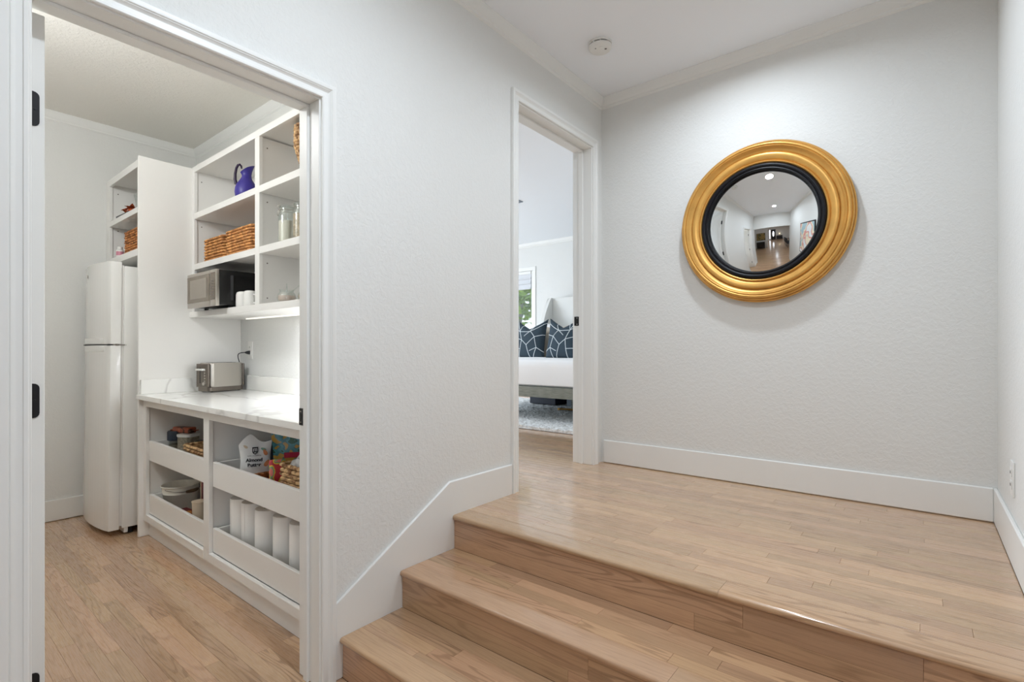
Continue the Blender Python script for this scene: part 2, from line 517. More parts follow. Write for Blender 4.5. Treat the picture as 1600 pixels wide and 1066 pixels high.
# bedroom shell
mb = MB()
WX0, WX1, WZ0, WZ1 = -4.25, -3.075, 1.30, 2.44     # far bedroom window opening
mb.box(-5.2, WX0, 6.42, 6.55, 0, CZ + .1).box(WX1, -WT, 6.42, 6.55, 0, CZ + .1).box(WX0, WX1, 6.42, 6.55, 0, WZ0).box(WX0, WX1, 6.42, 6.55, WZ1, CZ + .1)
struct('wall_bedroom_far', mb, 'wall', smooth=None)
mb = MB()
mb.box(-5.33, -5.2, 1.81, 2.5, 0, CZ + .1).box(-5.33, -5.2, 4.5, 6.55, 0, CZ + .1).box(-5.33, -5.2, 2.5, 4.5, 0, .75).box(-5.33, -5.2, 2.5, 4.5, 2.6, CZ + .1)
struct('wall_bedroom_left', mb, 'wall', smooth=None)
struct('wall_bedroom_near', MB().box(-5.2, -3.2, 1.7, 1.81, 0, CZ + .1), 'wall', smooth=None)
# large room beyond the opening
mb = MB()
mb.box(-3.3, 6.2, -11.2, -11.07, 0, CZ + .1)
struct('wall_entrance', mb, 'wall', smooth=None)
mb = MB()
mb.box(6.07, 6.2, -11.07, -5.1, 0, CZ + .1).box(6.07, 6.2, -1.7, -.35, 0, CZ + .1).box(6.07, 6.2, -5.1, -1.7, 0, .4).box(6.07, 6.2, -5.1, -1.7, 2.4, CZ + .1)
struct('wall_great_room_right', mb, 'wall', smooth=None)
struct('wall_great_room_left', MB().box(-3.3, -3.17, -11.07, -.35, 0, CZ + .1), 'wall', smooth=None)
struct('wall_partition', MB().box(-3.17, 0.42, -4.2, -4.08, 0, CZ + .1), 'wall', smooth=None)

# ceilings
o = struct('ceiling', MB().box(-WT, 2.1, -0.35, 3.16, CZ, CZ + .1), 'ceil', smooth=None)
o = struct('ceiling', MB().box(-3.2, -WT, -0.35, 1.81, CZ, CZ + .1), 'ceil_tex', smooth=None)
o = struct('ceiling', MB().box(-5.33, -WT, 1.81, 6.55, CZ, CZ + .1), 'ceil', smooth=None)
o = struct('ceiling', MB().box(-3.3, 6.2, -11.2, -.35, CZ, CZ + .1), 'ceil', smooth=None)

# crown mouldings
CR = [(0, 0), (.034, 0), (.034, -.006), (.029, -.012), (.024, -.030), (.014, -.046), (.010, -.050), (.010, -.058), (.004, -.064), (0, -.067)]


def crown(n, x0, y0, x1, y1, nx, ny):
    """moulding run from (x0,y0) to (x1,y1); room lies towards (nx,ny); mitred at both ends"""
    dx, dy = x1 - x0, y1 - y0
    l = math.hypot(dx, dy); dx /= l; dy /= l
    mb = MB()
    A = [mb.bm.verts.new((x0 + nx * p + dx * p, y0 + ny * p + dy * p, CZ + h)) for p, h in CR]
    Bv = [mb.bm.verts.new((x1 + nx * p - dx * p, y1 + ny * p - dy * p, CZ + h)) for p, h in CR]
    for i in range(len(CR) - 1):
        mb.bm.faces.new((A[i], A[i + 1], Bv[i + 1], Bv[i]))
    mb.bm.faces.new(A); mb.bm.faces.new(Bv)
    struct('trim_%d' % n, mb, 'trim')


crown(1, 0, -.22, 0, 3.03, 1, 0)
crown(2, 0, 3.03, 1.924, 3.03, 0, -1)
crown(3, 1.924, 3.03, 1.924, -.22, -1, 0)
crown(4, -3.08, -.22, -3.08, 1.676, 1, 0)
crown(5, -3.08, 1.676, -WT, 1.676, 0, -1)
crown(6, -5.2, 6.42, -WT, 6.42, 0, -1)

# ------------------------------------------------------------------ door casings and jambs
CP = [(0, 0), (0, .009), (.003, .012), (.010, .012), (.012, .009), (.015, .0085), (.024, .009), (.030, .012), (.033, .015), (.035, .013), (.038, .0165), (.046, .018), (.051, .018), (.053, .015), (.053, 0)]


def casing(n, y0, y1, zt, zb, x, sx, wmax=1):
    mb = MB()
    cols = []
    for wv, d in CP:
        xx = x + sx * d
        cols.append([mb.bm.verts.new(q) for q in ((xx, y0 - wv, zb), (xx, y0 - wv, zt + wv), (xx, y1 + wv * wmax, zt + wv), (xx, y1 + wv * wmax, zb))])
    for A, Bv in zip(cols, cols[1:]):
        for i in range(3):
            mb.bm.faces.new((A[i], A[i + 1], Bv[i + 1], Bv[i]))
    mb.bm.faces.new([c[0] for c in cols]); mb.bm.faces.new([c[3] for c in cols])
    return struct('trim_%d' % n, mb, 'trim', smooth=20)


casing(7, P0 - .006, P1 + .006, PT + .006, 0, 0, 1)
casing(8, P0 - .006, P1 + .006, PT + .006, 0, -WT, -1)
casing(9, B0 - .006, B1 + .006, BT + .006, LZ, 0, 1)
casing(10, B0 - .006, B1 + .006, BT + .006, LZ, -WT, -1)


def jamb(n, y0, y1, zt, zb, s0=-.091, s1=-.062):
    mb = MB()
    e = .0015
    mb.box(-WT, 0, y0 - .02, y0, zb, zt + .02, e).box(-WT, 0, y1, y1 + .02, zb, zt + .02, e).box(-WT, 0, y0, y1, zt, zt + .02, e)
    mb.box(s0, s1, y0, y0 + .0015, zb, zt).box(s0, s1, y1 - .011, y1, zb, zt, .002).box(s0, s1, y0 + .011, y1 - .011, zt - .011, zt, .002)
    return struct('trim_%d' % n, mb, 'trim')


jamb(11, P0, P1, PT, 0)
jamb(12, B0, B1, BT, LZ)


def strike(label, x0, x1, y, z0, z1):
    t = thing('strike_plate', label, 'door hardware', ((x0 + x1) / 2, y, (z0 + z1) / 2))
    MB().box(x0, x1, y - .0035, y, z0, z1, .002).build('plate', 'bronze', t)
    mm = MB()
    zc = (z0 + z1) / 2; xc = (x0 + x1) / 2
    mm.box(xc - .007, xc + .007, y - .0045, y - .003, zc - .012, zc + .012, .001)
    mm.build('latch_hole', 'dark', t)
    for dz in (-.02, .02): MB().lathe([(0.0001, -.005), (.003, -.0048), (.003, -.003)], (xc, y, zc + dz), 10, 'y').build('screw', 'steel', t)
    return t


strike('small black strike plate on the pantry doorway jamb above the counter edge', -.134, -.104, P1, .925, .988)
strike('small black strike plate on the bedroom doorway jamb beside the cushions', -.131, -.086, B1, 1.362, 1.422)


# ------------------------------------------------------------------ doors (opened away, seen on edge)
def door(n, y, zt, zb, hz, swing):
    """slab stands open inside the room, hinge edge turned to the hall"""
    y0, y1 = y + .006, y + .041
    x1 = -.118
    mb = MB().box(x1 - .76, x1, y0, y1, zb + .008, zt - .006, .0015)
    for sy, yy in ((-1, y0), (1, y1)):
        for k, (a, b) in enumerate(((.12, .62), (.74, 1.28), (1.38, 1.92))):
            za, zc = zb + a * (zt - zb) / 2.04, zb + b * (zt - zb) / 2.04
            for xa, xb in ((x1 - .66, x1 - .41), (x1 - .35, x1 - .10)):
                mb.box(xa, xb, min(yy, yy + sy * .004), max(yy, yy + sy * .004), za, zc, .003)
    d = struct('door_%d' % n, mb, 'trim')
    for z in hz:
        h = MB()
        pts = []
        w_, hh, r_ = .0255, .089, .012
        ya = y0 - .001
        pts = [(ya, z - hh / 2), (ya + w_ - r_, z - hh / 2)]
        pts += [(ya + w_ - r_ + r_ * math.sin(a), z - hh / 2 + r_ - r_ * math.cos(a)) for a in (PI / 8, PI / 4, 3 * PI / 8, PI / 2)]
        pts += [(ya + w_ - r_ + r_ * math.cos(a), z + hh / 2 - r_ + r_ * math.sin(a)) for a in (0, PI / 8, PI / 4, 3 * PI / 8, PI / 2)]
        pts += [(ya, z + hh / 2)]
        h.prism(pts, 'x', x1 - .001, x1 + .0022, 0)
        for i in range(3):
            h.lathe([(.0001, .0034), (.003, .0032), (.0032, .002)], (x1, ya + (.008, .016, .008)[i], z + (-.03, 0, .03)[i]), 8, 'x')
        h.build('hinge_leaf', 'bronze', d)
        # knuckle and jamb leaf
        k = MB().tube([(x1 - .004, y + .001, z - hh / 2), (x1 - .004, y + .001, z + hh / 2)], .0055, 10)
        k.box(-.134, -.10, y - .001, y + .0015, z - hh / 2, z + hh / 2)
        k.build('hinge_knuckle', 'bronze', d)
    return d


d1 = door(1, P0, PT - .012, 0, (1.828, 1.073, .325), 1)
d2 = door(2, B0, BT - .012, LZ, (LZ + 1.80, LZ + 1.05, LZ + .28), 1)
for d, yy in ((d1, P0), (d2, B0)):
    zb = 0.95 if d is d1 else LZ + .95
    k = MB()
    for s_ in (-1, 1):
        yf = yy + .006 if s_ < 0 else yy + .041
        k.lathe([(.026, 0), (.026, s_ * .006), (.010, s_ * .010), (.010, s_ * .03), (.026, s_ * .045), (.024, s_ * .06), (.0001, s_ * .064)], (-.82, yf, zb), 20, 'y')
    k.build('door_knob', 'bronze', d)

# ------------------------------------------------------------------ floors, planks
PWID = 0.054
n_plank = 0
PLANK_CACHE = {}


def plank_mesh(L, Wd, T, seed):
    bm = bmesh.new()
    c = .0006
    vb = [bm.verts.new(q) for q in ((0, 0, -T), (L, 0, -T), (L, Wd, -T), (0, Wd, -T))]
    vm = [bm.verts.new(q) for q in ((0, 0, -c * 2.6), (L, 0, -c * 2.6), (L, Wd, -c * 2.6), (0, Wd, -c * 2.6))]
    vt = [bm.verts.new(q) for q in ((c, c, 0), (L - c, c, 0), (L - c, Wd - c, 0), (c, Wd - c, 0))]
    bm.faces.new(vt)
    for i in range(4):
        j = (i + 1) % 4
        bm.faces.new((vm[i], vm[j], vt[j], vt[i])); bm.faces.new((vb[i], vb[j], vm[j], vm[i]))
    return bm


def finish_plank(bm, seedfun):
    uvl = bm.loops.layers.uv.new('UVMap')
    rl = bm.verts.layers.float.new('rnd')
    return uvl, rl


def plank(name, L, Wd, T, m, parent, loc, rot=None):
    rn = R.random()
    bm = plank_mesh(L, Wd, T, 0)
    uvl = bm.loops.layers.uv.new('UVMap')
    rl = bm.verts.layers.float.new('rnd')
    ox, oy = rn * 37.0, R.random() * 11
    for v in bm.verts: v[rl] = rn
    for f in bm.faces:
        for lp in f.loops:
            q = lp.vert.co
            lp[uvl].uv = (q.x + ox, q.y + q.z * 0.7 + oy)
    me = bpy.data.meshes.new(name)
    bm.to_mesh(me); bm.free()
    return mk(name, me, m, parent, False, None, loc=loc, rot=rot)


def rows(x0, x1, y0, y1, avg, width=PWID):
    """yields (x, y, length, width) of staggered strips that run along x"""
    y = y1
    while y > y0 + .004:
        wd = min(width, y - y0)
        x = x0
        first = True
        while x < x1 - .002:
            L = avg * (0.45 + R.random() * 1.15)
            if first: L *= R.random() * .8 + .25; first = False
            if x + L > x1 - .12: L = x1 - x
            yield x, y - wd, L, wd
            x += L
        y -= wd


def plank_field(name, x0, x1, y0, y1, z, m, parent=None, avg=.9, width=PWID):
    verts, faces, uvs, rn = [], [], [], []
    for (x, y, L, wd) in rows(x0, x1, y0, y1, avg, width):
        g = .0009
        b = len(verts)
        verts += [(x + g, y + g, z), (x + L - g, y + g, z), (x + L - g, y + wd - g, z), (x + g, y + wd - g, z),
                  (x, y, z - .003), (x + L, y, z - .003), (x + L, y + wd, z - .003), (x, y + wd, z - .003)]
        faces += [(b, b + 1, b + 2, b + 3)] + [(b + 4 + i, b + 4 + (i + 1) % 4, b + (i + 1) % 4, b + i) for i in range(4)]
        r = R.random(); rn += [r] * 8
        ox, oy = r * 37, R.random() * 11
        uvs += [(q[0] - x + ox, q[1] - y + oy) for q in verts[b:b + 8]]
    me = bpy.data.meshes.new(name)
    me.from_pydata(verts, [], faces)
    ul = me.uv_layers.new(name='UVMap')
    for lp in me.loops: ul.data[lp.index].uv = uvs[lp.vertex_index]
    at = me.attributes.new('rnd', 'FLOAT', 'POINT')
    at.data.foreach_set('value', rn)
    return mk(name, me, m, parent, True, None, kind='stuff')


# lower floor: pantry strips one by one, the rest as a joined field
fl = struct('floor', MB().box(-3.2, 2.1, -.53, 1.68, -.12, -.004), 'sub', smooth=None)
for (x, y, L, wd) in rows(-3.08, 0.0, 0.10, 1.10, .62):
    plank('floor_strip', L, wd, .02, 'oak', fl, (x, y, 0))
plank_field('floor_strips_beyond', -3.08, 0.0, -.4, 0.10, 0, 'oak', fl)
plank_field('floor_strips_hall', 0.0, 1.924, -.53, 1.068, 0, 'oak', fl)
fg = struct('floor', MB().box(-3.3, 6.2, -11.2, -.53, -.12, -.004), 'sub', smooth=None)
plank_field('floor_strips', -3.17, 6.07, -11.07, -.53, 0, 'oak', fg, 1.1, .057)
# landing
la = struct('floor', MB().box(0, 1.95, 1.66, 3.03, 0, LZ - .022), 'sub', smooth=None)
for (x, y, L, wd) in rows(0.0, 1.912, 1.7256, 3.03, .62):
    plank('floor_strip', L, wd, .02, 'oak', la, (x, y, LZ))
# bedroom floor
fb = struct('floor', MB().box(-5.33, 0, 1.81, 6.55, .25, LZ - .004), 'sub', smooth=None)
plank_field('floor_strips', -5.2, 0.0, 1.81, 6.42, LZ, 'oak', fb, .8)

# stairs
st = bpy.data.objects.new('staircase', None)
st['kind'] = 'structure'; st['label'] = 'three light oak steps rising from the hall floor to the landing'
COL.objects.link(st)
mb = MB().prism([(1.072, 0), (1.072, .128), (1.35, .128), (1.35, .28), (1.642, .28), (1.642, .43), (1.72, .43), (1.72, 0)], 'x', .013, 1.912)
mb.build('carcass', 'sub', st, smooth=None)
SX0, SX1 = .014, 1.911


def nosing(y, z):
    """bull-nosed board, y = tip, z = top"""
    T, Dp = .024, .095
    pr = [(y + Dp, z - T), (y + .010, z - T), (y + .004, z - T + .003), (y + .0005, z - T + .009), (y, z - .012), (y + .001, z - .006), (y + .005, z - .0015), (y + .012, z), (y + Dp - .001, z), (y + Dp, z - .001)]
    x = SX0
    first = True
    cuts = [SX0, SX0 + R.uniform(.75, 1.25), SX1]
    for a, b in zip(cuts, cuts[1:]):
        g = .0004
        bm = bmesh.new()
        uvl = bm.loops.layers.uv.new('UVMap'); rl = bm.verts.layers.float.new('rnd')
        A = [bm.verts.new((a + g, *p)) for p in pr]; Bv = [bm.verts.new((b - g, *p)) for p in pr]
        bm.faces.new(A); bm.faces.new(Bv[::-1])
        acc = [0]
        for i in range(1, len(pr)): acc.append(acc[-1] + math.dist(pr[i], pr[i - 1]))
        acc.append(acc[-1] + .02)
        rn = R.random() * .6 + .2
        for v in bm.verts: v[rl] = rn
        n = len(pr)
        for i in range(n):
            j = (i + 1) % n
            f = bm.faces.new((A[i], Bv[i], Bv[j], A[j]))
            vals = {A[i]: acc[i], Bv[i]: acc[i], A[j]: acc[i + 1], Bv[j]: acc[i + 1]}
            for lp in f.loops: lp[uvl].uv = (lp.vert.co.x + rn * 31, vals[lp.vert] + rn * 9)
        bmesh.ops.recalc_face_normals(bm, faces=bm.faces)
        me = bpy.data.meshes.new('nosing'); bm.to_mesh(me); bm.free()
        mk('nosing', me, 'oak_stair' if z < .4 else 'oak', st, True, 40)


for (yn, yr, z, zb) in ((1.055, 1.068, .1517, 0), (1.331, 1.343, .3033, .1517), (1.630, 1.640, LZ, .3033)):
    nosing(yn, z)
    # riser of two board courses, faces turned to the viewer
    h1 = .057
    for za, zc in ((zb + .0005, zb + h1), (zb + h1, z - .024)):
        x = SX0
        while x < SX1 - .01:
            L = .8 * (0.4 + R.random() * 1.2)
            if x + L > SX1 - .15: L = SX1 - x
            plank('riser_board', L, zc - za, .012, 'oak_stair', st, (x, yr, za), (rad(90), 0, 0))
            x += L
for (ya, yb_, z) in ((1.150, 1.343, .1517), (1.426, 1.640, .3033)):
    for (x, y, L, wd) in rows(SX0, SX1, ya, yb_, .62, .0535):
        plank('tread_strip', L, wd, .018, 'oak_stair', st, (x, y, z))

# baseboards
mb = MB().prism([(1.041, 0), (1.041, .280), (1.614, .609), (2.066, .609), (2.066, .30), (1.72, .10), (1.72, 0)], 'x', 0, .013, .004, 1)
struct('baseboard_left', mb, 'trim')


def bb(n, x0, x1, y0, y1, z0, h):
    struct('baseboard_' + n, MB().box(x0, x1, y0, y1, z0, z0 + h, .004, 1), 'trim')


bb('back', .0195, 1.911, 3.017, 3.03, LZ + .0025, .148)
bb('right', 1.911, 1.924, 1.60, 3.03, LZ + .0025, .148)
bb('right_lower', 1.912, 1.924, -.22, 1.05, 0.001, .148)
bb('pantry_left', -3.08, -3.067, -.22, 1.676, .003, .147)
bb('left_near', 0, .013, -.22, .172, .001, .148)
bb('bedroom_far', -5.2, -WT, 6.407, 6.42, LZ + .001, .13)

# bedroom window in the far wall
wn = struct('window_1', MB().box(WX0, WX0 + .045, 6.44, 6.50, WZ0, WZ1, .003).box(WX1 - .045, WX1, 6.44, 6.50, WZ0, WZ1, .003)
            .box(WX0 + .045, WX1 - .045, 6.44, 6.50, WZ1 - .045, WZ1, .003).box(WX0 + .045, WX1 - .045, 6.44, 6.50, WZ0, WZ0 + .045, .003), 'trim')
mb = MB()
for (a, b, c, d) in ((WX0 - .06, WX0, WZ0, WZ1), (WX1, WX1 + .06, WZ0, WZ1), (WX0 - .06, WX1 + .06, WZ1, WZ1 + .06)):
    mb.box(a, b, 6.404, 6.42, c, d, .003)
mb.build('casing', 'trim', wn)
MB().box(WX0 - .07, WX1 + .07, 6.38, 6.42, WZ0 - .03, WZ0, .004).build('window_sill', 'trim', wn)
MB().box(WX0 + .045, WX1 - .045, 6.468, 6.472, WZ0 + .045, WZ1 - .045).build('pane', 'pane', wn)
wn2 = struct('window_2', MB().box(-5.29, -5.24, 2.5, 2.55, .75, 2.6, .003).box(-5.29, -5.24, 4.45, 4.5, .75, 2.6, .003).box(-5.29, -5.24, 3.48, 3.52, .8, 2.55, .003)  # unseen window, added so that light reaches the foot of the bed
             .box(-5.29, -5.24, 2.55, 4.45, 2.55, 2.6, .003).box(-5.29, -5.24, 2.55, 4.45, .75, .8, .003), 'trim')
wn3 = struct('window_3', MB().box(6.11, 6.16, -5.1, -5.04, .4, 2.4).box(6.11, 6.16, -1.76, -1.7, .4, 2.4).box(6.11, 6.16, -3.43, -3.37, .46, 2.34).box(6.11, 6.16, -5.04, -1.76, .4, .46).box(6.11, 6.16, -5.04, -1.76, 2.34, 2.4), 'trim')

# ================================================================== PANTRY FITTINGS
# ---- base cabinet
X0, XD0, XD1, XR, XE = -2.238, -1.271, -1.200, -.280, -.137
YF, YB = 1.070, 1.674
t = thing('base_cabinet', 'white built-in base cabinet with four open-topped pull-out drawers under the counter', 'cabinet', (-1.19, 1.37, 0))
MB().box(X0, -2.189, YF, YF + .020, .105, .887, .001).build('stile', 'cab', t)
MB().box(XD0, XD1, YF, YF + .020, .105, .887, .001).build('stile', 'cab', t)
MB().box(XR, XE, YF, YF + .020, .105, .887, .001).build('stile', 'cab', t)
MB().box(-2.189, XD0, YF, YF + .020, .841, .887, .001).build('rail', 'cab', t)
MB().box(XD1, XR, YF, YF + .020, .841, .887, .001).build('rail', 'cab', t)
MB().box(-2.189, XD0, YF - .001, YF + .020, .105, .151, .002).build('rail', 'cab', t)
MB().box(XD1, XR, YF - .001, YF + .020, .105, .151, .002).build('rail', 'cab', t)
MB().box(X0, XE, 1.100, 1.115, 0.001, .105).build('toe_kick', 'cab', t)
for xa, xb in ((X0, -2.197), (-1.262, -1.212), (-.27, XE)):
    MB().box(xa, xb, YF + .021, YB, .105, .886).build('side_panel', 'cab', t)
MB().box(-2.196, -.271, YF + .021, YB, .106, .140).build('bottom_panel', 'cab', t)
MB().box(-2.196, -.271, YB - .01, YB, .141, .886).build('back_panel', 'cab', t)


def drawer(xa, xb, z0, z1):
    MB().box(xa, xb, 1.088, 1.106, z0, z1, .002).build('drawer_front', 'cab', t)
    mb = MB().box(xa + .004, xa + .018, 1.107, 1.63, z0 + .006, z1 - .004, .001).box(xb - .018, xb - .004, 1.107, 1.63, z0 + .006, z1 - .004, .001)
    mb.box(xa + .018, xb - .018, 1.616, 1.63, z0 + .006, z1 - .004).box(xa + .018, xb - .018, 1.107, 1.616, z0 + .006, z0 + .016)
    mb.build('drawer_tray', 'cab', t)


drawer(-2.187, -1.273, .493, .620)
drawer(-1.198, -.282, .493, .622)
drawer(-2.187, -1.273, .1535, .279)
drawer(-1.198, -.282, .1535, .279)

# ---- countertop
ct = thing('countertop', 'white quartz countertop with faint grey veins and a low backsplash', 'countertop', (-1.19, 1.37, .887))
MB().box(-2.237, -.138, 1.030, 1.675, .8875, .9175, .002).build('slab', 'marble', ct)
MB().box(-2.237, -2.219, 1.052, 1.655, .918, 1.010, .0015).build('side_splash', 'marble', ct)
MB().box(-2.237, -.138, 1.656, 1.6755, .918, 1.018, .0015).build('backsplash', 'marble', ct)

# ---- tall panel and cabinet over the refrigerator
fc = thing('overhead_cabinet', 'tall white end panel with open shelf cabinet above the refrigerator', 'cabinet', (-2.62, 1.36, 0))
MB().box(-2.262, -2.2385, 1.044, 1.675, .001, 2.449, .0015).build('tall_panel', 'cab', fc)
YC = 1.046
MB().box(-2.976, -2.905, YC, YC + .02, 1.811, 2.43, .001).build('stile', 'cab', fc)
MB().box(-2.905, -2.2625, YC, YC + .02, 2.382, 2.43, .001).build('rail', 'cab', fc)
MB().box(-2.905, -2.2625, YC, YC + .35, 2.089, 2.126, .001).build('shelf', 'cab', fc)
MB().box(-2.905, -2.2625, YC, YC + .35, 1.812, 1.857, .001).build('shelf', 'cab', fc)
MB().box(-2.94, -2.915, YC + .021, 1.675, 1.811, 2.43).build('side_panel', 'cab', fc)
MB().box(-2.914, -2.2625, YC + .021, 1.675, 2.40, 2.43).build('top_panel', 'cab', fc)
MB().box(-2.914, -2.2625, YC + .351, YC + .362, 1.812, 2.399).build('back_panel', 'cab', fc)
MB().box(-3.079, -2.977, 1.068, 1.08, 1.811, 2.43).build('filler_strip', 'cab', fc)
mb = MB()
for z in (1.90, 2.07, 2.17, 2.34):
    mb.lathe([(.004, 0), (.004, .0008)], (-2.9146, 1.10, z), 8, 'x')
mb.build('shelf_pins', 'steel_dark', fc, kind='stuff')

# ---- wall shelves
us = thing('wall_shelf_unit', 'white open wall shelves in two columns above the counter', 'shelf', (-1.19, 1.5, 1.42))
YU = 1.351
MB().box(X0, -2.201, YU, YU + .02, 1.461, 2.454, .001).build('stile', 'cab', us)
MB().box(-1.305, -1.252, YU - .0005, YU + .02, 1.461, 2.4145, .001).build('stile', 'cab', us)
MB().box(-.33, XE, YU, YU + .02, 1.461, 2.454, .001).build('stile', 'cab', us)
MB().box(-2.201, -.33, YU, YU + .02, 2.415, 2.454, .001).build('rail', 'cab', us)
MB().box(X0, -2.209, YU + .021, 1.675, 1.461, 2.454).build('side_panel', 'cab', us)
MB().box(-1.297, -1.260, YU + .021, 1.675, 1.461, 2.4145).build('divider', 'cab', us)
MB().box(-.32, XE, YU + .021, 1.675, 1.461, 2.454).build('side_panel', 'cab', us)
MB().box(-2.209, -.32, YU + .021, 1.675, 2.425, 2.454).build('top_panel', 'cab', us)
MB().box(-2.209, -.32, 1.664, 1.675, 1.461, 2.4245).build('back_panel', 'cab', us)
for (xa, xb) in ((-2.201, -1.3055), (-1.2515, -.33)):
    for z in (2.094, 1.748):
        MB().box(xa, xb, YU, 1.663, z, z + .039, .001).build('shelf', 'cab', us)
MB().box(X0, XE, 1.335, 1.675, 1.422, 1.460, .0015).build('bottom_shelf', 'cab', us)
mb = MB()
for z in (2.36, 2.05, 1.70):
    mb.lathe([(.004, 0), (.004, .0008)], (-1.2598, 1.40, z), 8, 'x').lathe([(.004, 0), (.004, .0008)], (-2.2088, 1.40, z), 8, 'x')
mb.lathe([(.004, 0), (.004, .0008)], (-1.2598, 1.40, 1.50), 8, 'x')
mb.build('shelf_pins', 'steel_dark', us, kind='stuff')
MB().box(-2.00, -.32, 1.604, 1.615, 1.4135, 1.4215, .001).build('light_strip', 'ledstrip', us)

# ---- refrigerator
fr = thing('refrigerator', 'white top-freezer refrigerator standing under the overhead cabinet', 'refrigerator', (-2.68, 1.28, 0))
fr.rotation_euler = (rad(-.55), 0, 0)
MB().box(-2.998, -2.364, .986, 1.60, .045, 1.746, .006, 2).build('body', 'fridge', fr)


def fdoor(name, z0, z1, lo=True):
    pts = [(-2.998, .972)]
    k = 14
    for i in range(k + 1):
        s = i / k
        x = -2.998 + .636 * s
        pts.append((x, .916 - .034 * (1 - (2 * s - 1) ** 2)))
    pts.append((-2.362, .972))
    return MB().prism(pts, 'z', z0, z1, .004, 2).build(name, 'fridge', fr, smooth=45)


fz = fdoor('freezer_door', 1.236, 1.768)
fd = fdoor('fridge_door', .040, 1.228)
for dd, z0, z1 in ((fz, 1.2365, 1.2365 + .04), (fd, 1.2275 - .04, 1.2275)):
    mb = MB()
    pts = []
    for i in range(9):
        x = -2.96 + .52 * i / 8; s = (x + 2.998) / .636
        pts.append((x, .916 - .034 * (1 - (2 * s - 1) ** 2) - .0015))
    pts += [(p[0], p[1] + .006) for p in pts[::-1]]
    mb.prism(pts, 'z', z0 + (.003 if dd is fz else 0), z1 - (0 if dd is fz else .003), .001)
    mb.build('pull_recess', 'plastic', dd)
mb = MB().box(-2.985, -2.372, .905, .968, 1.2285, 1.2355)  # dark strip paints the shadow in the gap between the two doors
mb.build('door_gasket', 'dark', fr)
MB().box(-2.985, -2.374, .9725, .9855, .06, 1.75).build('door_gasket', 'plastic', fr)  # pale gasket between doors and body
mb = MB()
mb.lathe([(.0001, -.003), (.010, -.0025), (.012, 0)], (-2.79, .8865, 1.70), 18, 'y')
mb.build('badge', 'steel_dark', fr)
mb = MB().box(-2.39, -2.364, .93, 1.0, 1.2285, 1.2355).tube([(-2.366, .95, 1.226), (-2.366, .95, 1.238)], .008, 12)
mb.build('hinge', 'steel_dark', fr)
MB().box(-2.99, -2.372, 1.00, 1.02, .012, .044).build('kick_grille', 'plastic', fr)
for xx in (-2.96, -2.40):
    MB().lathe([(.016, 0), (.018, .006), (.010, .010), (.010, .045)], (xx, 1.04, .001), 14).build('foot', 'dark', fr)
    MB().lathe([(.016, 0), (.018, .006), (.010, .010), (.010, .045)], (xx, 1.54, .001), 14).build('foot', 'dark', fr)

# ---- microwave
mw = thing('microwave', 'black and stainless microwave oven on the lowest wall shelf', 'microwave', (-1.84, 1.43, 1.461))
mx0, mx1, my0, my1, mz0, mz1 = -2.06, -1.615, 1.262, 1.600, 1.475, 1.688
MB().box(mx0 + .004, mx1 - .003, my0 + .022, my1, mz0, mz1, .006, 2).build('body', 'black', mw)
xs = mx1 - .085
MB().box(mx0, xs - .001, my0, my0 + .021, mz0 - .006, mz1, .004, 2).build('door', 'steel', mw)
mwd = MB().box(mx0 + .006, xs - .006, my0 - .002, my0, mz0 + .026, mz1 - .020, .001).build('door_glass', 'ovenglass', mw)
MB().box(mx0 + .055, xs - .045, my0 - .0032, my0 - .0022, mz0 + .050, mz1 - .042).build('window', 'ovenwin', mwd)
MB().box(xs + .001, mx1, my0, my0 + .021, mz0 - .006, mz1, .004, 2).build('control_panel', 'steel', mw)
cp = MB().box(xs + .010, mx1 - .008, my0 - .0015, my0 - .0002, mz0 + .030, mz1 - .018, .0005).build('keypad', 'ovenglass', mw)
mb = MB()
for r_ in range(7):
    for c_ in range(3):
        mb.box(xs + .015 + c_ * .018, xs + .028 + c_ * .018, my0 - .0024, my0 - .0016, mz0 + .036 + r_ * .017, mz0 + .046 + r_ * .017)
mb.build('keys', 'steel_dark', cp, kind='stuff')
MB().box(mx1 - .0028, mx1 + .002, my0 + .085, my0 + .10, mz0 + .03, mz1 - .03, .001).build('vent_ridge', 'greydark', mw)
for (x, y) in ((mx0 + .04, my0 + .10), (mx1 - .04, my0 + .10), (mx0 + .04, my1 - .04), (mx1 - .04, my1 - .04)):
    MB().lathe([(.012, 0), (.013, .0135)], (x, y, 1.4605), 12).build('foot', 'dark', mw)

# ---- toaster
to = thing('toaster', 'brushed steel two-slot toaster on the quartz counter', 'toaster', (-2.115, 1.490, .918), rad(13.4))


def rrect(w_, l_, r_, n=6):
    pts = []
    for (sx, sy, a0) in ((1, 1, 0), (-1, 1, 90), (-1, -1, 180), (1, -1, 270)):
        for i in range(n + 1):
            a = rad(a0 + 90 * i / n)
            pts.append((sx * (w_ / 2 - r_) + r_ * math.cos(a), sy * (l_ / 2 - r_) + r_ * math.sin(a)))
    return pts


